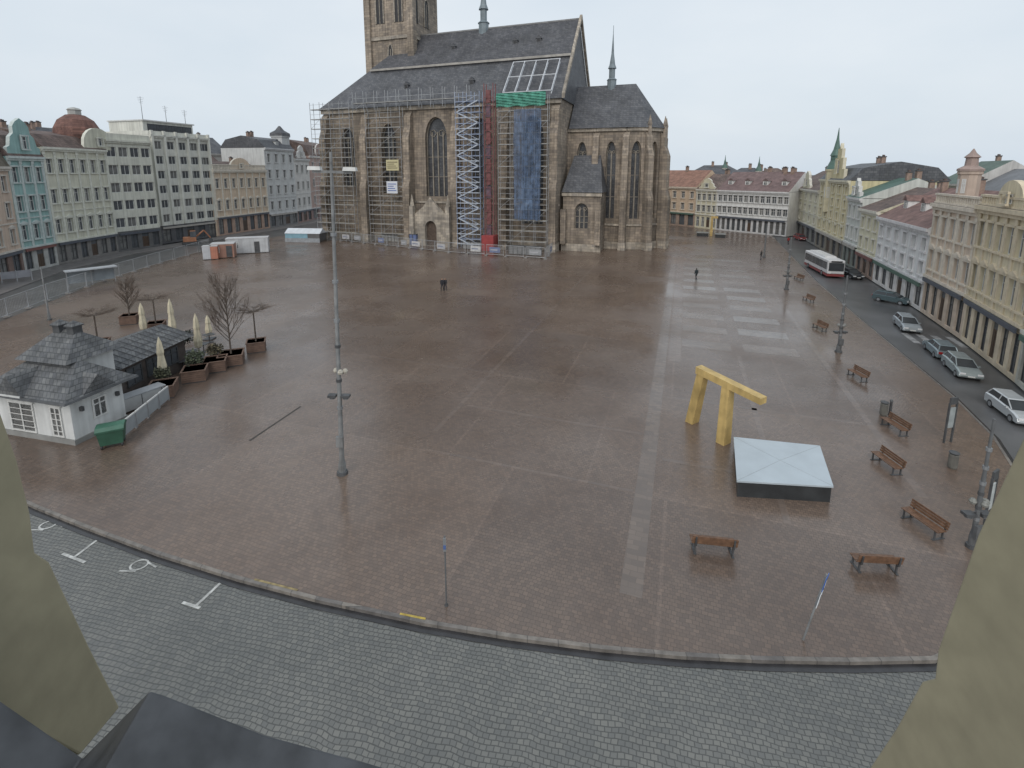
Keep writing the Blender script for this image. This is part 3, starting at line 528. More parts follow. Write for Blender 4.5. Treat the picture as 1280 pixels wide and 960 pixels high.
# chancel
CHH = 23.2; cw0, cw1 = YC-6.5, YC+6.5; cxe = 11.4; ctr = (cxe, YC)
pts = [(0, cw0), (5.7, cw0), (cxe, cw0)]+[(cxe+6.5*math.cos(math.radians(a)), YC+6.5*math.sin(math.radians(a))) for a in (-54, -18, 18, 54)]+[(cxe, cw1), (0, cw1)]
mb = MB()
for i in range(len(pts)-1):
    a = Vector(pts[i]); b = Vector(pts[i+1]); l = (b-a).length; r = math.atan2(b.y-a.y, b.x-a.x); M = Matrix.Translation((a.x, a.y, 0)) @ Matrix.Rotation(r, 4, 'Z')
    wz = 13 if i == 0 else 6.0; archwall(mb, M, 0, l, 0, CHH, l/2, 1.9, wz, 18, 20.8, STONE); gothic_window(M, l/2, 1.9, wz, 18, 20.8, 2)
    M2 = Matrix.Translation((b.x, b.y, 0)) @ Matrix.Rotation(r+(math.radians(18) if 1 < i < 7 else 0), 4, 'Z')
    if i < 7: buttress(M2, CHH, 1.15, 2.0, i > 1)
put(mb, "chancel_wall", CT)
mb = MB(); out = []; CRZ = 32.2
for x, y in pts[2:8]:
    d = Vector((x-ctr[0], y-ctr[1])).normalized()*.7; out.append((x+d.x, y+d.y, CHH+.12))
ridge = [(0.3, YC, CRZ), (12.0, YC, CRZ)]
mb.face([(0.3, cw0-.7, CHH+.12), out[0], ridge[1], ridge[0]], SLATE); mb.face([(0.3, cw1+.7, CHH+.12), ridge[0], ridge[1], out[-1]], SLATE)
for i in range(5): mb.face([out[i], out[i+1], ridge[1]], SLATE)
mb.face([(0.3, cw0-.7, CHH+.1)]+out+[(0.3, cw1+.7, CHH+.1)], SLATE)
R2 = put(mb, "chancel_roof", CT); fleche(7.2, YC, CRZ, .75, R2)
for i in range(len(pts)-1):
    a = Vector(pts[i]); b = Vector(pts[i+1]); l = (b-a).length; r = math.atan2(b.y-a.y, b.x-a.x); M = Matrix.Translation((a.x, a.y, 0)) @ Matrix.Rotation(r, 4, 'Z')
    for nm, args in (("cornice", (-.4, -.003, CHH-.5, CHH+.1)), ("string_course", (-.25, -.003, 4.6, 5.0)), ("plinth", (-.3, -.003, 0, 1.4))): put(MB().box(.02, l-.02, *args, STONE2, M), nm, CT)
sy1 = cw0
mb = MB(); archwall(mb, Matrix.Translation((.6, .6, 0)), 0, 7.2, 0, 11.2, 3.6, 2.6, 4.4, 7.6, 9.2, STONE, .6)
mb.face([(7.8, .6, 0), (7.8, sy1, 0), (7.8, sy1, 11.2), (7.8, .6, 11.2)], STONE); mb.face([(.6, .6, 0), (.6, sy1, 0), (.6, sy1, 11.2), (.6, .6, 11.2)], STONE)
SA = put(mb, "sacristy", CT); gothic_window(Matrix.Translation((.6, .6, 0)), 3.6, 2.6, 4.4, 7.6, 9.2, 3, .55, parent=SA)
mb = MB(); mb.solid([(.4, .2, 11.22), (8.1, .2, 11.22), (8.1, sy1-.02, 11.22), (.4, sy1-.02, 11.22), (1.4, sy1-.1, 18.2), (6.6, sy1-.1, 18.2)], [(0, 1, 5, 4), (1, 2, 5), (2, 3, 4, 5), (3, 0, 4), (3, 2, 1, 0)], SLATE); put(mb, "roof", SA)
put(MB().box(.4, 8.0, .3, .597, 10.5, 11.1, STONE2), "cornice", SA); put(MB().box(.4, 8.0, .35, .597, 0, 1.4, STONE2), "plinth", SA)
for x in (.9, 7.5): put(MB().box(x-.5, x+.5, -.6, .3, 1.41, 8, STONE), "buttress", SA)
# portal porch
px = -26.1
mb = MB(); M = Matrix.Translation((px, -3.2, 0)); archwall(mb, M, -4, 4, 0, 6.2, 0, 2.6, .02, 3.6, 5.2, STONE2, .9)
for sx in (-4, 4): mb.face([(px+sx, -3.2, 0), (px+sx, -.05, 0), (px+sx, -.05, 6.2), (px+sx, -3.2, 6.2)], STONE2)
mb.ext([(px-4, -3.2, 6.201), (px+4, -3.2, 6.201), (px+1.7, -3.2, 8), (px, -3.2, 10.0), (px-1.7, -3.2, 8)], (0, .6, 0), STONE2)
for x in (px-4.1, px+4.1): mb.box(x-.5, x+.5, -3.9, -2.7, 0, 8.2, STONE2, taper=.1); mb.lathe([(.5, 8.2), (.05, 10.5)], (x, -3.3), 4, STONE2)
mb.box(px-4, px+4, -2.6, -.05, 6.2, 6.5, SLATE); PO = put(mb, "porch", CT)
put(MB().box(px-1.3, px+1.3, -2.4, -2.2, .02, 5.1, MAT((.09, .065, .05), .7, .3, 2)), "door", PO)

# ------------------------------------------------------------------ scaffolds
SCF = MAT((.38, .39, .40), .4, .2, 1, metal=.3); DK = MAT((.32, .30, .26), .8, .3, 2)
def scaffold(x0, x1, z0, z1, y, label, bay=2.6, lift=2.0, dep=1.1, pole=SCF, deckm=DK, brace=True, r=.05, name="scaffold", stair=False):
    o = CM @ Vector(((x0+x1)/2, y, z0)); T = thing(name, o, CR, label=label, cat="scaffolding"); n = max(1, round((x1-x0)/bay)); k = int((z1-z0)/lift); h = z1-z0; hw = (x1-x0)/2
    X = [-hw+2*hw*i/n for i in range(n+1)]
    pm = MB().tube((0, 0, 0), (0, 0, h+1), r, r, 4, pole).data()
    for x in X:
        for yy in (0, dep): put(pm, "pole", T, (x, yy, 0))
    for j in range(1, k+1):
        z = j*lift; mb = MB()
        mb.tube((-hw, 0, z), (hw, 0, z), r, r, 4, pole); mb.tube((-hw, 0, z+1.0), (hw, 0, z+1.0), r*.7, r*.7, 4, pole); mb.tube((-hw, dep, z), (hw, dep, z), r*.8, r*.8, 4, pole)
        for x in X: mb.tube((x, 0, z), (x, dep, z), r*.8, r*.8, 4, pole)
        put(mb, "rail", T)
        put(MB().box(-hw, hw, .1, dep-.08, z+.05, z+.12, deckm), "deck", T)
    if brace:
        for j in range(k):
            i = j % n; put(MB().tube((X[i], -.06, j*lift), (X[i+1], -.06, (j+1)*lift), r*.7, r*.7, 4, pole), "brace", T)
    if stair:
        sm_ = MAT((.42, .46, .52), .5, .15, 2)
        for j in range(k):
            a, b = (-hw+.3, hw-.3) if j % 2 else (hw-.3, -hw+.3); t = .22; mb = MB()
            mb.solid([(a, -.2, j*lift), (a, .5, j*lift), (b, .5, (j+1)*lift), (b, -.2, (j+1)*lift), (a, -.2, j*lift+t), (a, .5, j*lift+t), (b, .5, (j+1)*lift+t), (b, -.2, (j+1)*lift+t)], [(3, 2, 1, 0), (4, 5, 6, 7), (0, 1, 5, 4), (1, 2, 6, 5), (2, 3, 7, 6), (3, 0, 4, 7)], sm_)
            mb.tube((a, -.24, j*lift+1.1), (b, -.24, (j+1)*lift+1.1), .05, .05, 4, sm_); mb.box(-hw, hw, -.3, -.25, j*lift+1.0, j*lift+1.15, sm_); put(mb, "stair_flight", T)
    return T
scaffold(WE, -44, 0, 28.5, -4.0, "tall steel scaffolding at the end of the cathedral nave")
scaffold(-41.3, -32.9, 0, 27, -2.4, "steel scaffolding between cathedral buttresses over a gothic window")
scaffold(-44, -17.8, 27.6, 30.4, -2.6, "steel scaffold walkway along the cathedral eaves", r=.055, lift=1.4)
scaffold(-19.4, -14.4, 0, 28.8, -4.5, "scaffold stair tower with pale blue stair flights", bay=1.7, lift=2, dep=1.6, stair=True, brace=False, pole=MAT((.30, .36, .48), .5, .2, 1), deckm=MAT((.26, .3, .4), .6, .2, 1), r=.06)
scaffold(-10.8, -1.3, 0, 27.6, -4.2, "steel scaffolding behind blue and green netting", bay=2.4)
T = thing("construction_hoist", CM @ Vector((-12.5, -4.6, 0)), CR, label="dark red vertical construction hoist against cathedral wall", cat="hoist")
mb = MB(); PU = MAT((.19, .075, .075), .6, .3, 1.2); BL = MAT((.14, .09, .12), .6, .3, 1)
for x in (-.9, .9):
    for y in (0, 1.2): mb.box(x-.07, x+.07, y-.07, y+.07, 0, 31, PU)
for j in range(20):
    z = j*1.5; mb.box(-.83, .83, -.03, .03, z, z+.09, PU); mb.tube((-.83, 0, z), (.83, 0, z+1.5), .05, .05, 4, PU)
put(mb, "mast", T); mb = MB()
for j in range(11): mb.box(-.75, .2, .3, .8, 2.6+j*2.5, 4.9+j*2.5, PU if j % 3 else BL, taper=.03)
put(mb, "rubbish_chute", T); put(MB().box(-1.3, 1.2, -1.0, 1.4, 0, 3.0, MAT((.30, .05, .05), .5, .2, 1)), "cabin", T, bevel=.05)
def net(x0, x1, z0, z1, y, m, label):
    mb = MB(); nx, nz = 18, 24
    P = lambda i, j: (x0+(x1-x0)*i/nx, .12*math.sin(i*1.9+j*.3)+.08*math.sin(j*1.3+i), z0+(z1-z0)*j/nz+.1*math.sin(i*1.1)*(j == 0))
    for i in range(nx):
        for j in range(nz): mb.face([P(i, j), P(i+1, j), P(i+1, j+1), P(i, j+1)], m)
    xm = (x0+x1)/2; mb.v = [(a-xm, b, c) for a, b, c in mb.v]; put(mb, "safety_net", loc=CM @ Vector((xm, y, 0)), rot=CR, smooth=True, label=label, cat="net")
net(-7.6, -2.4, 6.2, 26.2, -4.55, MAT((.13, .20, .33), .7, .45, .9, streak=.45, brick=(2.4, 2, .06), mortar=.6, alpha=.64), "translucent blue netting hung over cathedral scaffolding")
net(-11.0, -1.6, 26.7, 29.1, -4.6, MAT((.08, .28, .21), .7, .35, 1, streak=.3), "bright green netting strip on top of scaffolding")
T = thing("temporary_roof", CM @ Vector((-5.9, 0, 0)), CR, label="white steel rafters of temporary roof over cathedral eaves", cat="roof frame")
WM = MAT((.55, .57, .6), .5, .15, 1)
for i in range(5):
    x = -4.8+i*2.35; mb = MB()
    for o_ in (0, .6): mb.tube((x, -2.0, 29.0+o_), (x, 4.0, 35.6+o_), .1, .1, 4, WM)
    for k in range(6): t = k/6; mb.tube((x, -2.0+6*t, 29.0+6.6*t), (x, -2.0+6*(t+.08), 29.6+6.6*(t+.08)), .06, .06, 4, WM)
    put(mb, "rafter", T)
for t in (0, .5, 1): put(MB().tube((-4.8, -2.0+6*t, 29.6+6.6*t), (4.6, -2.0+6*t, 29.6+6.6*t), .1, .1, 4, WM), "purlin", T)
for (x, z, w_, h_, c, lb) in ((-34.9, 15.3, 3.0, 2.2, (.52, .47, .28), "yellow printed banner tied to the scaffolding"), (-35.2, 10.6, 2.6, 2.5, (.62, .64, .68), "white printed banner tied to the scaffolding")):
    o = CM @ Vector((x, -2.75, z)); B_ = put(MB().box(-w_/2, w_/2, 0, .05, 0, h_, MAT(c, .6, .08, 1)), "banner", loc=o, rot=CR, label=lb, cat="banner")
    mb = MB()
    for k in range(4): mb.box(-w_*.4, w_*(.4-.12*(k % 3)), -.02, -.003, h_*(.2+.18*k), h_*(.27+.18*k), MAT((.1, .16, .38) if c[2] > .3 else (.16, .13, .08), .6, .1, 1))
    put(mb, "printing", B_)

# ------------------------------------------------------------------ fences
def fence_panel():
    mb = MB(); mb.tube((-1.7, 0, .1), (-1.7, 0, 2), .04, .04, 5, SCF); mb.tube((1.7, 0, .1), (1.7, 0, 2), .04, .04, 5, SCF); mb.tube((-1.7, 0, 2), (1.7, 0, 2), .04, .04, 5, SCF); mb.tube((-1.7, 0, .25), (1.7, 0, .25), .04, .04, 5, SCF)
    for i in range(1, 14): mb.box(-1.7+i*.243-.008, -1.7+i*.243+.008, -.008, .008, .25, 2, SCF)
    for i in range(1, 6): mb.box(-1.7, 1.7, -.006, .006, .25+i*.3, .265+i*.3, SCF)
    T = thing("construction_fence", (0, -50, 0), 0, label="grey steel mesh construction fence panel on square", cat="fence", group="construction fence panels")
    put(mb, "mesh_panel", T); put(MB().box(-1.95, -1.5, -.3, .3, 0, .14, MAT((.24, .23, .22), .9, .2, 3)), "foot", T); return T
F0 = fence_panel(); first = True; cnt = 0
BCOL = [(.48, .48, .48), (.16, .19, .3), (.4, .4, .41), (.28, .29, .3)]
def fence_line(pts, z=0, ban=False):
    global first, cnt
    for i in range(len(pts)-1):
        a, b = pts[i], pts[i+1]; l = (b-a).length; n = max(1, round(l/3.5)); r = math.atan2(b.y-a.y, b.x-a.x)
        for k in range(n):
            c = a+(b-a)*(k+.5)/n; cnt += 1
            if first: F0.location = (c.x, c.y, z); F0.rotation_euler = (0, 0, r); first = False; FF = F0
            else: FF = dup(F0, (c.x, c.y, z), r)
            if ban and cnt % 5 in (0, 2, 3):
                col = BCOL[cnt % 4]; w_ = random.uniform(.6, 1.3)
                mb = MB(); mb.box(-w_, w_, -.08, -.06, .6, 1.6, MAT(col, .7, .2, 2)); mb.box(-w_*.8, w_*.5, -.09, -.0805, 1.0, 1.2, MAT((.4, .4, .42) if col[0] < .4 else (.2, .22, .3), .7, .1, 2))
                XB.append((mb, FF))
XB = []
fence_line([G(412, 300), G(470, 306), G(560, 316), G(682, 324), G(690, 317)], 0, True)
fence_line([G(-20, 408), G(60, 376), G(130, 352), G(200, 330), G(262, 312)])
for mb, FF in XB: put(mb, "fence_banner", FF)
for (u, v, wd, c, lb) in ((438, 297, 5, (.38, .39, .39), "grey boarded hoarding by scaffold"), (455, 299, 3.5, (.17, .18, .19), "dark stacked materials behind the fence"), (487, 302, 4, (.48, .48, .46), "white site cabin board beside fence"), (516, 307, 1.6, (.12, .16, .3), "blue portable site toilet beside porch"), (590, 312, 4, (.24, .24, .24), "grey pallets stacked at scaffold foot"), (655, 319, 6, (.2, .2, .2), "dark covered materials behind the fence")):
    p = G(u, v); mb = MB(); hh = 2.3 if wd < 2 else 1.5; m = MAT(c, .7, .25, 1.5)
    mb.box(-wd/2, wd/2, 0, 1.4, .12, hh, m); mb.box(-wd/2-.08, wd/2+.08, -.06, 1.46, hh, hh+.1, DARK)
    for k in range(int(wd)+1): mb.box(-wd/2+k*wd/(int(wd)+1), -wd/2+k*wd/(int(wd)+1)+.1, -.07, -.002, .12, hh, DARK)
    for k in (-1, 1): mb.box(k*wd*.35-.15, k*wd*.35+.15, .1, 1.3, 0, .12, WOOD)
    put(mb, "site_hoarding" if wd > 2 else "portable_toilet", loc=(p.x, p.y, 0), rot=CR, label=lb, cat="site equipment")

def container(u, v, rot, l, c, lb, h=2.5, wz=2.4, win=True):
    p = G(u, v); T = thing("site_container", (p.x, p.y, 0), rot, label=lb, cat="container"); mb = MB(); m = MAT(c, .6, .12, 1, streak=.2)
    mb.box(-l/2, l/2, 0, wz, .12, h, m)
    for k in range(int(l/.3)): x = -l/2+.15+k*.3; mb.box(x, x+.12, -.04, -.001, .25, h-.15, m)
    put(mb, "body", T); put(MB().box(-l/2-.05, l/2+.05, -.06, wz+.05, h, h+.14, MAT((.5, .5, .5), .6, .1, 1)), "roof", T)
    if win: put(window_mesh(.9, 1.1, WHITE, None, 'plain', GLASS), "window", T, (-l/4, -.07, 1.0)); put(MB().box(l/6, l/6+.9, -.07, -.042, .2, 2.2, DARK), "door", T)
    for x in (-l/2+.2, l/2-.2): put(MB().box(x-.15, x+.15, .1, wz-.1, 0, .12, DARK), "skid", T)
RR = math.radians(20)
container(279, 323, RR, 3.6, (.36, .2, .15), "orange red steel site container with window", win=True)
container(259, 325, RR, 1.2, (.55, .56, .58), "white portable toilet cabin beside containers", h=2.3, wz=1.3, win=False)
container(268, 324.5, RR, 1.2, (.5, .22, .15), "red portable toilet cabin beside containers", h=2.3, wz=1.3, win=False)
container(310, 317, RR, 7.0, (.55, .56, .57), "long white steel site container with open front", h=2.8)
p = G(378, 303); T = thing("market_tent", (p.x, p.y, 0), math.radians(-6), label="low white and blue tarpaulin covered stall", cat="tent")
put(MB().ext([(-4, 0, 1.9), (-4, 1.6, 2.9), (-4, 3.2, 1.9)], (8, 0, 0), MAT((.6, .63, .66), .5, .1, 1)), "roof", T)
mb = MB(); mb.box(-3.9, 1.2, .1, 3.1, .3, 1.88, MAT((.22, .38, .46), .6, .15, 1)); mb.box(1.2, 3.9, .1, 3.1, .3, 1.88, MAT((.12, .12, .12), .6, .15, 1)); mb.box(-3.95, 3.95, .0, .09, .0, .9, MAT((.3, .32, .34), .6, .2, 2)); put(mb, "tarpaulin", T)
p = G(240, 306, -.12); T = thing("excavator", (p.x, p.y, -.12), .6, label="small orange excavator parked by the street works", cat="excavator"); OR = MAT((.38, .17, .09), .5, .15, 2)
for y in (-.9, .9): put(MB().ext([(-1.5, y-.22, .1), (1.5, y-.22, .1), (1.75, y-.22, .4), (1.5, y-.22, .7), (-1.5, y-.22, .7), (-1.75, y-.22, .4)], (0, .44, 0), DARK), "track", T)
put(MB().box(-1.5, .9, -.9, .9, .75, 1.7, OR, taper=.05), "body", T, bevel=.05); mb = MB(); mb.box(-.2, .9, -.85, .1, 1.71, 2.9, GLASS, taper=.08); mb.box(-.15, .85, -.8, .05, 2.9, 3.0, OR); put(mb, "cab", T)
mb = MB(); mb.tube((.8, .5, 1.5), (2.4, .5, 2.9), .2, .16, 6, OR); mb.tube((2.4, .5, 2.9), (3.5, .5, 1.2), .15, .12, 6, OR); mb.box(3.2, 3.9, .1, .9, .4, 1.2, DARK, taper=.12); put(mb, "arm", T)

# ------------------------------------------------------------------ vehicles
CARG = MAT((.05, .055, .06), .12, .2, 1)
def make_car(col, label, loc, rot, s=.86):
    T = thing("parked_car", loc, rot, label=label, cat="car", group="cars parked along the kerb"); T.scale = (s, s, s); pm = MAT(col, .25, .06, 1, metal=.3)
    mb = MB(); half = .88; pr = [(-2.15, .32), (-2.2, .7), (-2.12, .98), (-1.2, 1.02), (.85, .98), (1.7, .86), (2.1, .72), (2.18, .45), (2.1, .3)]
    n = len(pr); rows = []
    for y, a, dz in ((-half*.86, 1, .02), (-half, .985, -.05), (half, .985, -.05), (half*.86, 1, .02)): rows.append([(x*a, y, z+(dz if z > .6 else 0)) for x, z in pr])
    order = [rows[1], rows[0], rows[3], rows[2]]; b = []; fs = []
    for r_ in order: b += r_
    for j in range(3):
        for k in range(n): fs.append((j*n+k, j*n+(k+1) % n, (j+1)*n+(k+1) % n, (j+1)*n+k))
    fs += [tuple(range(n)), tuple(range(3*n, 4*n))]
    mb.solid(b, fs, pm); put(mb, "body", T, smooth=False)
    c = MB(); bz, tz = .97, 1.46
    q = [(-2.08, -.78, bz), (1.15, -.78, bz), (1.15, .78, bz), (-2.08, .78, bz), (-1.72, -.6, tz), (.2, -.6, tz), (.2, .6, tz), (-1.72, .6, tz)]
    c.solid(q, [(0, 1, 5, 4), (1, 2, 6, 5), (2, 3, 7, 6), (3, 0, 4, 7)], CARG); put(c, "window", T)
    r = MB(); r.box(-1.8, .28, -.64, .64, tz-.01, tz+.06, pm, taper=.07)
    for sy in (-1, 1):
        for (xa, xb) in ((-2.05, -1.72), (-.5, -.5), (1.12, .2)): r.tube((xa, sy*.775, bz), (xb, sy*.605, tz), .05, .05, 4, pm)
    put(r, "roof", T)
    wv = MB(); wv.tube((0, -.1, 0), (0, .1, 0), .32, .32, 16, BLACK); wv.tube((0, -.115, 0), (0, .115, 0), .2, .2, 10, STEEL); wv = wv.data()
    for x in (-1.32, 1.32):
        for y in (-.8, .8): put(wv, "wheel", T, (x, y, .32))
    for y in (-.62, .62):
        put(MB().box(2.06, 2.2, y-.2, y+.2, .58, .72, MAT((.7, .7, .7), .2, .05, 2)), "headlight", T)
        put(MB().box(-2.22, -2.14, y-.16, y+.16, .68, .9, MAT((.35, .02, .02), .3, .05, 2)), "tail_light", T)
    for y in (-1, 1): put(MB().box(.75, .9, y*.93-.08, y*.93+.08, .95, 1.08, pm), "mirror", T)
    put(MB().box(2.185, 2.2, -.26, .26, .38, .5, WHITE), "number_plate", T)
    return T
CD = lambda u, v: (*G(u, v, -.12), -.12)
SD = math.atan2(-(RL[5]-RL[7]).y, -(RL[5]-RL[7]).x)
make_car((.34, .37, .39), "silver grey hatchback parked beside the white house", CD(1133, 411), SD, .84)
make_car((.22, .27, .29), "blue grey car parked at the street kerb", CD(1174, 443), SD+math.pi, .82)
make_car((.31, .35, .35), "silver estate car parked at the street kerb", CD(1201, 466), SD, .82)
make_car((.52, .54, .55), "white hatchback parked close to the crossing", CD(1266, 520), SD+.1, .80)
make_car((.10, .14, .15), "dark car parked diagonally beside the white house", CD(1114, 378), SD+1.0, .82)
make_car((.06, .065, .07), "black car parked near the bus", CD(1064, 347), SD+.3, .88)
make_car((.3, .07, .07), "small red car at the far street end", CD(1000, 300), SD+.3)
p = CD(1028, 340); T = thing("city_bus", p, math.atan2(-e1.y, -e1.x)+.1, label="white city bus with dark windows and red skirt on the road", cat="bus"); T.scale = (.88, .88, .88)
BW = MAT((.60, .60, .60), .35, .06, 1); put(MB().box(-5.6, 5.6, -1.25, 1.25, .75, 3.0, BW), "body", T, bevel=.12)
put(MB().box(-5.58, 5.58, -1.24, 1.24, .35, .745, MAT((.25, .06, .06), .4, .1, 1)), "skirt", T); put(MB().box(-4.5, 3, -.9, .9, 3.01, 3.25, BW, taper=.1), "roof_unit", T)
put(MB().box(5.605, 5.65, -1.1, 1.1, 1.25, 2.6, CARG), "windscreen", T); put(MB().box(5.605, 5.66, -.8, .8, 2.66, 2.9, BLACK), "destination_display", T)
for sy in (-1, 1):
    for k in range(6): put(MB().box(-5.2+k*1.75, -3.6+k*1.75, sy*1.27-.02, sy*1.27+.02, 1.4, 2.6, CARG), "window", T)
    for x in (-3.4, 3.2): mb = MB(); mb.tube((x, sy*1.0, .48), (x, sy*1.28, .48), .48, .48, 14, BLACK); mb.tube((x, sy*1.0, .48), (x, sy*1.3, .48), .25, .25, 10, STEEL); put(mb, "wheel", T)
    put(MB().box(5.6, 5.66, sy*.9-.2, sy*.9+.2, .8, 1.0, WHITE), "headlight", T)

# ------------------------------------------------------------------ golden fountain and pool
HEX = [(3, 2, 1, 0), (4, 5, 6, 7), (0, 1, 5, 4), (1, 2, 6, 5), (2, 3, 7, 6), (3, 0, 4, 7)]
a = G(865, 527); b = G(904, 553); zt = 3.4; end = G(950, 499, zt); st = G(877, 459, zt+.5)
T = thing("golden_fountain", (b.x, b.y, 0), 0, label="gold angular fountain sculpture, slanted beam on two legs", cat="fountain")
d = (end-st).normalized(); nrm = Vector((d.y, -d.x)); mb = MB(); hw_ = .26; o = Vector((b.x, b.y))
def V3(p, z): return (p.x-o.x, p.y-o.y, z)
s0 = st-d*.2; e0 = end+d*.2
mb.solid([V3(s0-nrm*hw_, zt+.1), V3(s0+nrm*hw_, zt+.1), V3(e0+nrm*hw_, zt-.18), V3(e0-nrm*hw_, zt-.18), V3(s0-nrm*hw_, zt+.52), V3(s0+nrm*hw_, zt+.52), V3(e0+nrm*hw_, zt+.16), V3(e0-nrm*hw_, zt+.16)], HEX, GOLD)
put(mb, "beam", T)
for base, top in ((a, st+d*.1), (b, st+d*(b-st).dot(d)*.98+d*.1)):
    mb = MB(); hb, ht = .32, .24
    mb.solid([V3(base+nrm*i*hb+d*j*hb*.8, 0) for i, j in ((-1, -1), (1, -1), (1, 1), (-1, 1))]+[V3(top+nrm*i*ht+d*j*ht, zt+.06) for i, j in ((-1, -1), (1, -1), (1, 1), (-1, 1))], HEX, GOLD); put(mb, "leg", T)
zt = .85; c4 = [G(921, 601, zt), G(1042, 608, zt), G(1025, 557, zt), G(917, 546, zt)]; cc = sum(c4, Vector((0, 0)))/4
T = thing("fountain_basin", (cc.x, cc.y, 0), 0, label="square dark fountain basin with pale covered top", cat="fountain basin")
mb = MB(); lo = [(q-cc)*.97 for q in c4]; mb.solid([(*q, 0) for q in lo]+[(*q, zt-.08) for q in lo], HEX, MAT((.035, .038, .04), .35, .3, 1.5)); put(mb, "basin_wall", T)
TOPM = MAT((.42, .475, .51), .3, .06, 1.0); mb = MB(); up = [(q-cc) for q in c4]
mb.solid([(*q, zt-.079) for q in up]+[(*q, zt) for q in up]+[(0, 0, zt+.03)], [(3, 2, 1, 0), (0, 1, 5, 4), (1, 2, 6, 5), (2, 3, 7, 6), (3, 0, 4, 7), (4, 5, 8), (5, 6, 8), (6, 7, 8), (7, 4, 8)], TOPM); put(mb, "cover", T)
for k, q in enumerate(up): put(MB().tube((q.x, q.y, zt+.002), (0, 0, zt+.032), .007, .007, 4, MAT((.33, .36, .37), .4, .1, 1)), "cover_seam", T)
p = G(889, 296); T = thing("golden_fountain", (p.x, p.y, 0), CR, label="distant gold post sculpture above two low dark basins", cat="fountain"); mb = MB(); mb.box(-.3, .3, 1.6, 2.2, 0, 4.2, GOLD, taper=.08); mb.box(-.25, 1.3, 1.65, 2.15, 4.2, 4.7, GOLD); put(mb, "beam", T)
DB = MAT((.03, .033, .036), .35, .3, 1.5); LB = MAT((.2, .2, .19), .4, .2, 1)
for x0, x1, y0, y1 in ((-3.2, -.7, 0, 2.4), (.8, 3.0, -1.5, .8)): mb = MB(); mb.box(x0, x1, y0, y1, 0, .75, DB); mb.box(x0-.1, x1+.1, y0-.1, y1+.1, .751, .85, LB); put(mb, "basin", T)

# ------------------------------------------------------------------ benches
def make_bench(loc, rot, label):
    T = thing("park_bench", loc, rot, label=label, cat="bench", group="wooden benches on the square")
    mb = MB()
    for k in range(4): mb.box(-.86, .86, -.24+k*.125, -.13+k*.125, .43, .465, WOOD)
    put(mb, "seat", T); mb = MB()
    for k in range(3): mb.box(-.86, .86, .28+k*.03, .315+k*.03, .5+k*.125, .605+k*.125, WOOD)
    put(mb, "backrest", T)
    for x in (-.72, .72):
        mb = MB(); mb.box(x-.03, x+.03, -.24, .3, .38, .428, DARK); mb.box(x-.03, x+.03, -.22, -.16, 0, .38, DARK); mb.box(x-.03, x+.03, .2, .26, 0, .38, DARK)
        mb.ext([(x-.03, .3, .4), (x-.03, .36, .4), (x-.03, .42, .84), (x-.03, .385, .84)], (.06, 0, 0), DARK); mb.box(x-.05, x+.05, -.3, .34, 0, .03, DARK); put(mb, "leg", T)
    return T
bl = "brown slatted wooden bench with dark metal legs"
B0 = make_bench((*G(890, 688), 0), math.pi-.15, bl+" turned to the fountain")
for (u, v, r, lb) in ((1092, 710, math.pi-.08, bl+" turned to the fountain"), (1107, 584, 4.75, bl+" beside the fountain"), (1152, 660, 4.9, bl+" seen from its end"), (1117, 538, 4.75, bl+" by the street"), (1071, 473, 4.75, bl+" by the lamp post"), (1024, 412, 4.75, bl+" far along the street"), (1010, 377, 4.75, bl+" far along the street"), (998, 350, 4.75, bl+" far along the street")):
    dup(B0, G(u, v), r, label=lb, scale=.93)

# ------------------------------------------------------------------ poles, signs
POLE = MAT((.25, .255, .255), .6, .28, 2, metal=.2, streak=.35); POLED = MAT((.16, .165, .17), .5, .2, 2, metal=.3, streak=.2)
def mast(u, v, h, label, lean=0.0, r=.11, arms=True, stuff=True, pm=None, glob=(.42, .39, .33)):
    pm = pm or POLE
    p = G(u, v); T = thing("lamp_mast", (p.x, p.y, 0), 0, label=label, cat="lamp post"); T.rotation_euler = (0, lean, 0)
    put(MB().lathe([(r*1.7, 0), (r*1.7, .5), (r*1.15, .8), (r, 3), (r*.8, h*.6), (r*.6, h)], (0, 0), 12, pm), "pole", T)
    put(MB().lathe([(r*2.6, 0), (r*2.4, .14), (r*1.8, .16)], (0, 0), 12, DARK), "base", T)
    if arms:
        put(MB().box(-.85, .95, -.06, .06, h-.95, h-.83, pm), "crossarm", T)
        for x in (-.75, .85): put(MB().box(x-.3, x+.3, -.16, .16, h-.83, h-.66, WHITE, taper=.03), "lamp", T)
    if stuff:
        for t in (-.35, .3):
            mb = MB(); mb.box(t-.2, t+.2, -.15, .15, h*.26, h*.26+.12, DARK); mb.tube((0, 0, h*.26+.2), (t, 0, h*.26+.06), .03, .03, 5, DARK); mb.tube((t, 0, h*.26-.08), (t, 0, h*.26), .14, .1, 10, DARK); put(mb, "floodlight", T)
        gm = MAT(glob, .6, .3, 8)
        for t, yy in ((-.16, .1), (.12, -.1), (.3, .05)):
            mb = MB(); mb.lathe([(.03, 0), (.11, .05), (.14, .14), (.09, .24), (.03, .27)], (t, yy), 8, gm); mb.tube((0, 0, .02), (t, yy, .03), .02, .02, 5, DARK); put(mb, "globe_light", T, (0, 0, h*.335))
        for z in (.22, .31, .42, .5, .62, .76): put(MB().lathe([(r*1.3, h*z), (r*1.3, h*z+.14)], (0, 0), 10, DARK if z in (.42, .31) else STEEL), "clamp_ring", T)
        put(MB().box(-.17, .17, -.28, -.12, h*.1, h*.1+.55, pm), "control_box", T)
    return T
mast(428, 592, 15.9, "tall grey steel lamp mast with lamps on its crossarm", .026, .11)
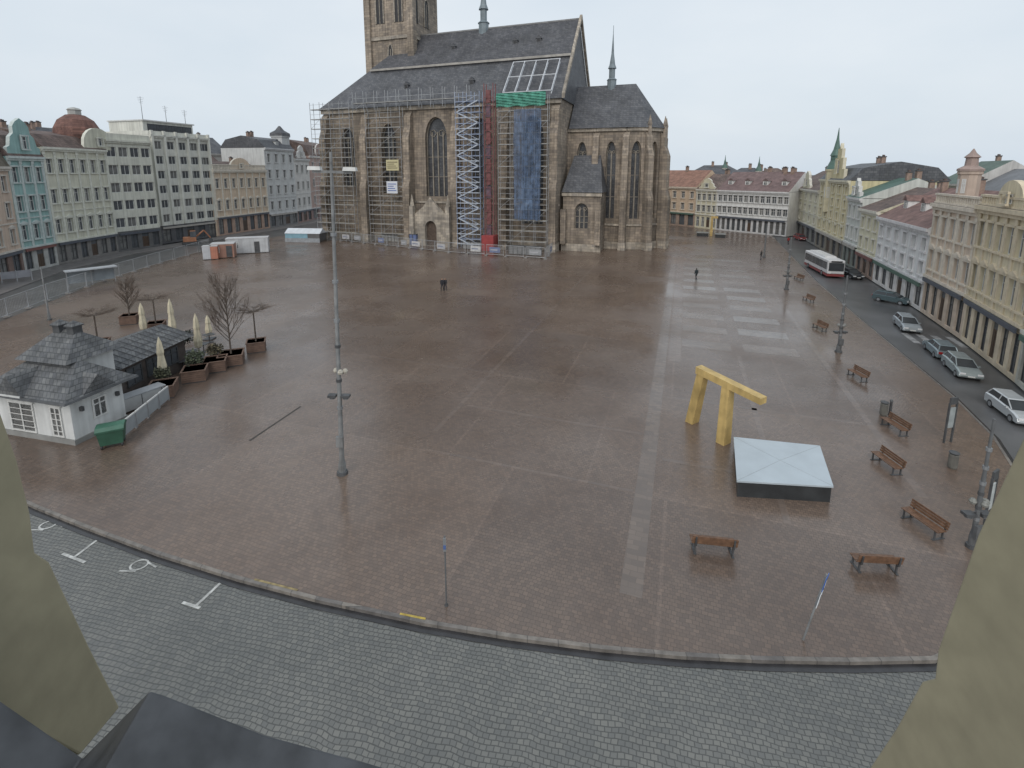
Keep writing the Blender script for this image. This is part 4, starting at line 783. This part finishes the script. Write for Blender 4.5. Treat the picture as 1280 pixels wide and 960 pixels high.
mast(1048, 440, 6.6, "grey lamp mast with dark floodlights beside the street", 0, .11, False, pm=POLED, glob=(.2, .2, .19))
mast(983, 362, 6.8, "grey lamp mast far along the street edge", 0, .12, False, pm=POLED, glob=(.2, .2, .19))
mast(955, 322, 6, "grey lamp mast far along the street edge", 0, .12, False, False, pm=POLED)
mast(1214, 684, 5.6, "dark lamp mast with floodlights near the road corner", .0, .08, False, pm=POLED, glob=(.22, .22, .2))
mast(62, 400, 5.6, "slim grey lamp mast beside the construction fence", 0, .08, False, False)
mast(1268, 468, 5.5, "slim grey pole beside parked cars", 0, .08, False, False, pm=POLED)
p = G(558, 757); T = thing("sign_post", (p.x, p.y, 0), 0, label="slim grey metal post with small signs facing the road", cat="sign"); mb = MB(); mb.tube((0, 0, 0), (0, 0, 2.75), .028, .028, 8, POLED); mb.tube((0, 0, 0), (0, 0, .08), .07, .05, 8, DARK); put(mb, "pole", T)
mb = MB(); mb.box(-.05, .05, -.07, -.04, 2.2, 2.72, STEEL); mb.box(-.045, .045, -.085, -.071, 2.3, 2.45, MAT((.08, .13, .3), .5, .1, 1)); put(mb, "sign_plate", T)
p = G(1004, 800); T = thing("road_sign", (p.x, p.y, 0), .0, label="leaning grey post with blue sign and white plate", cat="sign"); T.rotation_euler = (0, .2, .0)
put(MB().tube((0, 0, 0), (0, 0, 2.5), .03, .03, 8, POLE), "pole", T)
RM = Matrix.Rotation(.8, 4, 'Z')
mb = MB(); mb.box(-.22, .22, -.05, -.03, 1.98, 2.46, MAT((.03, .1, .36), .4, .1, 1), RM); mb.box(-.22, .22, -.029, -.02, 1.98, 2.46, STEEL, RM); mb.box(-.03, .03, -.06, -.051, 2.05, 2.3, WHITE, RM); mb.face([tuple(RM @ Vector(q)) for q in ((-.1, -.055, 2.27), (.1, -.055, 2.27), (0, -.055, 2.38))], WHITE); put(mb, "arrow_sign", T)
mb = MB(); mb.box(-.17, .17, -.05, -.03, 1.35, 1.85, MAT((.66, .68, .7), .4, .06, 1), RM); mb.box(-.09, .09, -.056, -.0505, 1.6, 1.64, DARK, RM); mb.box(-.09, .05, -.056, -.0505, 1.7, 1.74, DARK, RM); put(mb, "sign_plate", T)
def pillar(u, v, rot, lb, pc=(.3, .33, .33)):
    p = G(u, v); T = thing("information_pillar", (p.x, p.y, 0), rot, label=lb, cat="sign"); mb = MB()
    for x in (-.25, .25): mb.box(x-.04, x+.04, -.04, .04, 0, 2.4, DARK)
    mb.box(-.25, .25, -.04, .04, 2.3, 2.7, DARK); put(mb, "frame", T); put(MB().box(-.2, .2, -.02, .02, .9, 2.1, MAT(pc, .3, .3, 2)), "panel", T)
pillar(1184, 553, .2, "dark narrow information pillar with framed panel"); pillar(1232, 660, .5, "dark pillar with pale notice beside the lamp mast", (.5, .53, .52))
def bin_(u, v, lb):
    p = G(u, v); T = thing("litter_bin", (p.x, p.y, 0), 0, label=lb, cat="litter bin"); put(MB().lathe([(.17, .0), (.21, .1), (.21, .75), (.18, .78)], (0, 0), 12, MAT((.14, .135, .12), .5, .2, 2)), "body", T); mb = MB(); mb.lathe([(.23, .84), (.23, .88), (.1, .94)], (0, 0), 12, DARK)
    for t in (0, 2.1, 4.2): mb.tube((.18*math.cos(t), .18*math.sin(t), .76), (.18*math.cos(t), .18*math.sin(t), .86), .02, .02, 4, DARK)
    put(mb, "lid", T)
bin_(1190, 585, "small dark cylindrical litter bin on the pavement"); bin_(1104, 519, "small dark litter bin behind a bench")
p = G(1112, 519); put(MB().lathe([(.1, 0), (.08, .1), (.07, .9), (.1, .95), (.05, 1.05)], (0, 0), 10, DARK), "bollard", loc=(p.x, p.y, 0), label="short dark bollard beside the bench", cat="bollard")
for (u, v, w_, h_, c, lb) in ((116, 356, 5.0, 2.2, (.25, .28, .30), "glass and steel tram shelter by street"), (163, 305, 2.2, 1.6, (.55, .55, .52), "white notice board standing by street"), (22, 352, 3, 1.6, (.3, .3, .32), "grey advertising board by street")):
    p = G(u, v); T = thing("shelter" if w_ > 4 else "notice_board", (p.x, p.y, 0), math.radians(50), label=lb, cat="shelter" if w_ > 4 else "sign")
    for x in (-w_/2, 0, w_/2): put(MB().box(x-.05, x+.05, -.05, .05, 0, h_, SCF), "post", T)
    put(MB().box(-w_/2+.06, w_/2-.06, .055, .09, .5, h_-.1, MAT(c, .3, .15, 1)), "panel", T)
    if w_ > 4: put(MB().box(-w_/2-.2, w_/2+.2, -1.1, .4, h_, h_+.14, MAT((.4, .42, .44), .4, .1, 1)), "roof", T)

# ------------------------------------------------------------------ kiosk
KO = G(95, 556); KR = math.atan2(-.237, .971)
T = thing("kiosk", (KO.x, KO.y, 0), KR, label="small white kiosk with dark shingled hipped roofs", cat="kiosk")
KW = MAT((.62, .63, .62), .8, .1, 1, streak=.2); KS = MAT((.125, .13, .135), .6, .3, 1.2, brick=(.28, .22, .02), bump=.02, mortar=.5, streak=.3)
mb = MB(); mb.box(-5.6, 0, 0, 2.9, 0, 2.75, KW); mb.box(-4.7, -1.7, 1.3, 3.9, 0, 4.25, KW); put(mb, "wall", T)
put(MB().box(-5.68, .08, -.08, 2.98, 0, .3, MAT((.25, .25, .24), .9, .2, 1)), "plinth", T)
mb = MB(); z = 2.76; mb.solid([(-6.2, -.55, z), (.55, -.55, z), (.55, 3.4, z), (-6.2, 3.4, z), (-4.4, 1.6, z+1.55), (-1.3, 1.6, z+1.55)], [(0, 1, 5, 4), (1, 2, 5), (2, 3, 4, 5), (3, 0, 4), (3, 2, 1, 0)], KS)
mb.solid([(-6.3, -.65, z-.1), (.65, -.65, z-.1), (.65, 3.5, z-.1), (-6.3, 3.5, z-.1), (-6.25, -.6, z+.02), (.6, -.6, z+.02), (.6, 3.45, z+.02), (-6.25, 3.45, z+.02)], HEX, DARK)
KRf = put(mb, "roof", T)
mb = MB(); mb.ext([(-4.5, -.6, z+.05), (-2.5, -.6, z+.05), (-3.5, -.6, z+1.15)], (0, 1.9, 0), KS); mb.box(-4.4, -2.6, -.64, -.602, z+.0, z+.1, KW); put(mb, "gable", KRf)
mb = MB(); mb.ext([(.5, .4, z+.05), (.5, 2.2, z+.05), (.5, 1.3, z+.95)], (-1.6, 0, 0), KS); put(mb, "gable", KRf)
mb = MB(); z = 4.2; mb.solid([(-5.2, .9, z), (-1.2, .9, z), (-1.2, 4.4, z), (-5.2, 4.4, z), (-3.9, 2.6, z+1.45), (-2.5, 2.6, z+1.45)], [(0, 1, 5, 4), (1, 2, 5), (2, 3, 4, 5), (3, 0, 4), (3, 2, 1, 0)], KS); UR = put(mb, "upper_roof", T)
for x in (-3.75, -2.65): mb = MB(); mb.box(-.26, .26, -.26, .26, 0, .45, DARK); mb.box(-.34, .34, -.34, .34, .45, .52, DARK); mb.solid([(-.34, -.34, .52), (.34, -.34, .52), (.34, .34, .52), (-.34, .34, .52), (0, 0, .8)], [(0, 1, 4), (1, 2, 4), (2, 3, 4), (3, 0, 4)], KS); put(mb, "chimney", UR, (x, 2.6, z+1.25))
for x, w_ in ((-3.7, 1.9), (-1.1, .8)):
    o = put(window_mesh(w_, 1.8, WHITE, None, 'strip', GLASS2), "door" if w_ < 1 else "window", T, (x, -.06, .35))
    mb = MB()
    for k in range(1, 5): mb.box(-w_/2, w_/2, -.03, -.001, .35*k, .35*k+.035, WHITE)
    mb.box(-w_/2-.1, w_/2+.1, -.05, .05, 1.82, 1.92, WHITE); put(mb, "frame", o)
put(window_mesh(.8, 1.2, WHITE, None, 'plain', GLASS2), "window", T, (.06, 1.5, 1.0), math.pi/2)
for y in (.5, 2.5): put(MB().box(.005, .2, y-.07, y+.07, 1.8, 2.05, DARK), "wall_lamp", T)
T = thing("bar_pavilion", (-27.9, 30.4, 0), -.06, label="low dark timber bar pavilion with ribbed metal roof", cat="pavilion"); mb = MB(); mb.box(-2.0, 2.2, .4, 6.4, 0, 2.45, MAT((.08, .065, .058), .8, .3, 2)); put(mb, "wall", T)
mb = MB(); mb.ext([(-2.5, 0, 2.46), (2.7, 0, 2.46), (.1, 0, 3.3)], (0, 6.9, 0), KS)
for k in range(13): y = .1+k*.56; mb.tube((2.7, y, 2.51), (.1, y, 3.35), .025, .025, 4, DARK)
put(mb, "roof", T)
for y in (1.5, 3.2, 4.9): put(window_mesh(1.3, 1.3, DARK, None, 'plain', GLASS), "window", T, (2.27, y, .8), math.pi/2)
SCN = MAT((.30, .32, .33), .5, .15, 1)
a = G(155, 548); b = G(212, 500); l = (b-a).length; r = math.atan2(b.y-a.y, b.x-a.x)
for k in range(4):
    c = a+(b-a)*(k+.5)/4; T = thing("terrace_screen", (c.x, c.y, 0), r, label="grey panelled windbreak screen around the terrace", cat="screen", group="terrace windbreak screens"); hl = l/8-.05
    put(MB().box(-hl, hl, -.02, .02, .12, .95, SCN), "panel", T); mb = MB(); mb.box(-hl, hl, -.04, .04, .95, 1.03, WHITE)
    for x in (-hl, hl): mb.box(x-.03, x+.03, -.035, .035, 0, .95, SCF)
    put(mb, "frame", T)
p = G(175, 508); mb = MB(); mb.box(-1.4, 1.4, -.4, .4, .1, .95, MAT((.5, .5, .49), .5, .1, 1)); mb.box(-1.45, 1.45, -.45, .45, .95, 1.03, MAT((.35, .36, .37), .4, .1, 1))
for x in (-1.2, 0, 1.2): mb.box(x-.08, x+.08, -.3, .3, 0, .1, DARK); mb.box(x-.02, x+.02, -.42, -.4, .12, .93, DARK)
put(mb, "serving_counter", loc=(p.x, p.y, 0), rot=1.1, bevel=.02, label="pale grey serving counter beside the kiosk", cat="counter")
p = G(142, 556); T = thing("waste_container", (p.x, p.y, 0), .5, label="green wheeled waste container with lid beside kiosk", cat="waste container"); DG = MAT((.035, .10, .065), .5, .2, 2)
mb = MB(); mb.solid([(-.5, -.36, .2), (.5, -.36, .2), (.5, .36, .2), (-.5, .36, .2), (-.6, -.45, 1.05), (.6, -.45, 1.05), (.6, .45, 1.05), (-.6, .45, 1.05)], HEX, DG)
mb.box(-.64, .64, -.49, -.44, .98, 1.06, DG); put(mb, "body", T)
put(MB().ext([(-.64, -.47, 1.07), (-.64, .47, 1.07), (-.64, .4, 1.22), (-.64, .1, 1.3), (-.64, -.3, 1.24)], (1.28, 0, 0), MAT((.045, .125, .085), .4, .2, 2)), "lid", T)
for x in (-.45, .45):
    for y in (-.3, .3): put(MB().tube((x-.04, y, .1), (x+.04, y, .1), .1, .1, 10, BLACK), "wheel", T)
CANV = MAT((.60, .54, .40), .8, .12, 3, streak=.2)
def parasol(u, v, h, lb="closed cream parasol tied around its pole on terrace"):
    p = G(u, v); T = thing("closed_parasol", (p.x, p.y, 0), random.random(), label=lb, cat="parasol", group="closed terrace parasols")
    put(MB().tube((0, 0, 0), (0, 0, h), .04, .035, 8, WOOD), "pole", T); put(MB().box(-.4, .4, -.4, .4, 0, .1, DARK), "base", T)
    put(MB().lathe([(.1, h*.24), (.28, h*.27), (.33, h*.42), (.21, h*.66), (.25, h*.72), (.17, h*.9), (.02, h*1.03)], (0, 0), 12, CANV, flute=.25), "canopy", T)
for u, v, h in ((103, 452, 3.2), (181, 422, 3.2), (218, 428, 3.9), (250, 448, 3.7), (206, 484, 3.6), (262, 424, 2.2)): parasol(u, v, h)
BK = MAT((.10, .08, .065), .9, .3, 4); TW = MAT((.135, .105, .085), .9, .3, 3)
def tree(p, h, style, label):
    T = thing("bare_tree", (p.x, p.y, 0), random.random()*6, label=label, cat="tree"); tr = MB(); cr = MB(); z0 = .75
    def br(a, d, l, r, lv):
        b = a+d*l; mb = tr if lv == 0 else cr; mb.tube(a, b, r, r*.6, 5 if lv < 2 else 3, BK if lv < 2 else TW)
        if lv >= 4: return
        for k in range(4 if lv < 3 else 3):
            t = random.uniform(.35, 1); q = a+d*l*t; v = Vector((random.gauss(0, 1), random.gauss(0, 1), random.gauss(0, .5)))
            if style == 'cone': nd_ = (d*1.1+v*.42+Vector((0, 0, .45))).normalized(); br(q, nd_, l*random.uniform(.5, .75), r*.5, lv+1)
            else: nd_ = (d*1.0+Vector((v.x*.6, v.y*.6, v.z*.12))).normalized(); br(q, nd_, l*random.uniform(.5, .7), r*.5, lv+1)
    if style == 'cone':
        tr.tube((0, 0, z0-.3), (0, 0, h*.9), .075, .02, 7, BK)
        for k in range(28):
            t = .26+.62*k/28; a = random.random()*6.28; d = Vector((math.cos(a)*.6, math.sin(a)*.6, .8)).normalized(); br(Vector((0, 0, h*t)), d, h*(.27-.16*(t-.3)), .03, 1)
    else:
        hh = h*.82; tr.tube((0, 0, z0-.3), (0, 0, hh), .07, .05, 7, BK)
        for k in range(14): a = k*.4488+random.uniform(-.1, .1); br(Vector((0, 0, hh)), Vector((math.cos(a), math.sin(a), .12+.15*random.random())).normalized(), h*.24, .03, 1)
    put(tr, "trunk", T); put(cr, "crown", T); return T
PWd = MAT((.15, .095, .07), .8, .25, 3)
def planter(p, w_=1.5, h=.85, rot=.4):
    T = thing("planter", (p.x, p.y, 0), rot, label="square brown wooden planter box on the cobbles", cat="planter", group="wooden terrace planters"); mb = MB()
    for k in range(5): mb.box(-w_/2, w_/2, -w_/2, w_/2, .08+k*(h-.08)/5, .08+(k+1)*(h-.08)/5-.02, PWd)
    mb.box(-w_/2+.03, w_/2-.03, -w_/2+.03, w_/2-.03, .0, h-.1, DARK); put(mb, "box", T); mb = MB()
    for sx in (-1, 1): mb.box(sx*w_/2-.05, sx*w_/2+.05, -w_/2-.05, w_/2+.05, h, h+.06, PWd); mb.box(-w_/2+.05, w_/2-.05, sx*w_/2-.05, sx*w_/2+.05, h, h+.06, PWd)
    put(mb, "rim", T); put(MB().box(-w_/2+.05, w_/2-.05, -w_/2+.05, w_/2-.05, h-.09, h-.02, MAT((.04, .03, .02), 1, .4, 6)), "soil", T)
def shrub(p, r, z0, label, col=(.07, .075, .04)):
    T = thing("shrub", (p.x, p.y, z0), 0, label=label, cat="shrub"); mb = MB(); ms = [MAT(col, .9, .3, 4), MAT((col[0]*.6, col[1]*.6, col[2]*.6), .9, .3, 4), MAT((col[0]*1.5, col[1]*1.4, col[2]*1.3), .9, .3, 4)]
    for k in range(420):
        d = Vector((random.gauss(0, 1), random.gauss(0, 1), random.gauss(0, 1))).normalized()*r*random.uniform(.5, 1.08)*(1+.2*math.sin(k)); c = Vector((d.x, d.y, r*.95+d.z)); a = Vector((random.gauss(0, 1), random.gauss(0, 1), random.gauss(0, 1))).normalized()*.09; b = a.orthogonal().normalized()*.07
        mb.face([c-a, c+b, c+a, c-b], random.choice(ms))
    put(mb, "foliage", T); mb = MB()
    for k in range(6): mb.tube((0, 0, -.1), (random.uniform(-.5, .5)*r, random.uniform(-.5, .5)*r, r*1.3), .03, .01, 4, BK)
    put(mb, "stem", T)
for (u, v, h, s) in ((290, 454, 6.8, 'cone'), (321, 438, 4.2, 'flat'), (163, 404, 4.4, 'cone'), (196, 414, 3.8, 'flat'), (124, 438, 3.8, 'flat')):
    p = G(u, v); tree(p, h, s, "leafless tree with dense upright twigs in a planter" if s == 'cone' else "leafless tree with flat spreading umbrella crown"); planter(p, 1.7 if h > 5 else 1.4)
for (u, v) in ((245, 474), (205, 494), (270, 462)): p = G(u, v); planter(p, 1.5)
for (u, v, r, c) in ((184, 462, .85, (.09, .08, .055)), (270, 455, .5, (.10, .09, .06)), (245, 468, .6, (.07, .085, .055)), (186, 440, .75, (.13, .10, .06)), (205, 485, .45, (.08, .085, .055)), (232, 440, .6, (.05, .055, .045))): shrub(G(u, v), r, .72 if r < .65 else 0.05, "tangled half bare shrub on the terrace", c)
for (u, v) in ((230, 462), (255, 440), (225, 445), (262, 428), (235, 425), (215, 455), (240, 450)):
    p = G(u, v); T = thing("terrace_table", (p.x, p.y, 0), random.random(), label="small dark table stacked on the terrace", cat="table", group="terrace tables"); put(MB().box(-.4, .4, -.4, .4, .72, .76, DARK), "table_top", T); mb = MB(); mb.tube((0, 0, .04), (0, 0, .72), .035, .035, 6, DARK); mb.box(-.25, .25, -.25, .25, 0, .04, DARK); put(mb, "leg", T)

# ------------------------------------------------------------------ people
def person(u, v, rot, label, jk, tr_, stride=.25, h=1.75, z=0):
    V = {'pel': (0, 0, .95), 'wa': (0, 0, 1.12), 'ch': (0, 0, 1.35), 'nk': (0, .01, 1.5), 'hd0': (0, .02, 1.58), 'hd': (0, .03, 1.68), 'hd1': (0, .02, 1.76),
         'lh': (.1, 0, .9), 'lk': (.11, stride*.55, .5), 'la': (.11, stride*.5, .09), 'lt': (.12, stride*.5+.17, .04), 'rh': (-.1, 0, .9), 'rk': (-.11, -stride*.15, .5), 'ra': (-.11, -stride, .12), 'rt': (-.12, -stride+.16, .05),
         'ls': (.19, 0, 1.43), 'le': (.25, -.08, 1.15), 'lw': (.23, .04, .92), 'lf': (.23, .09, .83), 'rs': (-.19, 0, 1.43), 're': (-.25, .03, 1.15), 'rw': (-.23, .14, .94), 'rf': (-.23, .19, .86)}
    R = {'pel': .15, 'wa': .14, 'ch': .17, 'nk': .065, 'hd0': .085, 'hd': .105, 'hd1': .07, 'lh': .1, 'lk': .07, 'la': .05, 'lt': .04, 'rh': .1, 'rk': .07, 'ra': .05, 'rt': .04, 'ls': .09, 'le': .06, 'lw': .045, 'lf': .035, 'rs': .09, 're': .06, 'rw': .045, 'rf': .035}
    ks = list(V); E = [('pel', 'wa'), ('wa', 'ch'), ('ch', 'nk'), ('nk', 'hd0'), ('hd0', 'hd'), ('hd', 'hd1'), ('pel', 'lh'), ('lh', 'lk'), ('lk', 'la'), ('la', 'lt'), ('pel', 'rh'), ('rh', 'rk'), ('rk', 'ra'), ('ra', 'rt'), ('ch', 'ls'), ('ls', 'le'), ('le', 'lw'), ('lw', 'lf'), ('ch', 'rs'), ('rs', 're'), ('re', 'rw'), ('rw', 'rf')]
    me = bpy.data.meshes.new("m"); me.from_pydata([V[k] for k in ks], [(ks.index(a), ks.index(b)) for a, b in E], []); o = bpy.data.objects.new("tmp", me); sc.collection.objects.link(o)
    o.modifiers.new("s", 'SKIN'); o.modifiers.new("u", 'SUBSURF').levels = 1
    for i, k in enumerate(ks): o.data.skin_vertices[0].data[i].radius = (R[k], R[k]*.8 if k in ('pel', 'wa', 'ch') else R[k])
    o.data.skin_vertices[0].data[0].use_root = True
    dg = bpy.context.evaluated_depsgraph_get(); m2 = bpy.data.meshes.new_from_object(o.evaluated_get(dg)); bpy.data.objects.remove(o)
    m2.materials.clear()
    for c in ((.42, .26, .19), jk, tr_, (.02, .018, .015)): m2.materials.append(MAT(c, .8, .1, 3))
    for p in m2.polygons:
        c = p.center; p.material_index = 1; p.use_smooth = True
        if c.z < .1: p.material_index = 3
        elif c.z < .93 and abs(c.x) < .2: p.material_index = 2
        elif c.z < .9: p.material_index = 0
        elif c.z > 1.5: p.material_index = 0 if (c.y > .03 and c.z < 1.71) else 3
    p = G(u, v, z); T = thing("person", (p.x, p.y, z), rot, label=label, cat="person"); T.scale = (h/1.8,)*3; put(m2, "body", T); return T
person(553, 364, 2.9, "person in dark clothes walking across the wet square", (.02, .022, .03), (.02, .022, .03))
person(557, 363.5, 2.6, "person in a black coat walking beside another", (.03, .03, .035), (.03, .03, .04), .15, 1.7)
person(870, 350, .4, "person in dark coat walking near paving slabs", (.02, .03, .035), (.015, .015, .02), .3)
person(951, 325, .8, "person in dark jacket standing near the street", (.03, .03, .03), (.02, .02, .03), .1)
person(985, 306, .3, "person in red jacket walking at the street end", (.3, .03, .03), (.03, .03, .04), .25)
person(72, 330, 1.2, "person in dark coat on the shopping pavement", (.03, .03, .03), (.02, .02, .03), .25)

# ------------------------------------------------------------------ window opening of the building we look out of
def at(u, v, dep):
    """place a point of the window surround from its image pixel, at the given distance ahead of the camera"""
    dy = CP*FP+SP*(CY-v); dz = -SP*FP+CP*(CY-v); t = dep/dy; return Vector(((u-640)*t, dep, CH+dz*t))
WT = thing("window_surround", (0, .9, 14.0), 0, label="cream plastered window opening with dark metal sill", cat="window surround"); WO = Vector((0, .9, 14.0))
PL = MAT((.33, .295, .20), .9, .10, 14, bump=.002, streak=.06)
def reveal(pts, side):
    # each reveal is a vertical plane running outwards, at a fixed distance to the side of the opening
    P = []
    for u, v in pts:
        dy = CP*FP+SP*(CY-v); P.append(at(u, v, .93*dy/abs(u-640)))
    c = sum(P, Vector())/len(P); mb = MB(); mb.ext([p-c for p in P], (side*.3, 0, 0), PL); put(mb, "jamb", WT, loc=c-WO, bevel=.004)
reveal([(-500, 120), (-60, 330), (0, 512), (22, 575), (38, 640), (44, 690), (62, 702), (80, 740), (112, 808), (150, 884), (100, 944), (-60, 860), (-500, 900)], -1)
reveal([(1640, 200), (1330, 400), (1282, 540), (1222, 668), (1172, 812), (1168, 848), (1152, 852), (1120, 910), (1070, 985), (1070, 1200), (1640, 1200)], 1)
P0 = [(-300, 690), (0, 874), (104, 946), (188, 862), (212, 870), (330, 917), (480, 958), (620, 1000), (620, 1300), (-300, 1300)]
mb = MB(); LEDM = MAT((.050, .053, .058), .4, .5, 12, bump=.004)
P = [at(u, v, .6) for u, v in P0]; c = sum(P, Vector())/len(P); mb.ext([p-c for p in P], (0, -.2, -.04), LEDM); put(mb, "sill", WT, loc=c-WO, bevel=.004)
print("OBJ", len(bpy.data.objects))
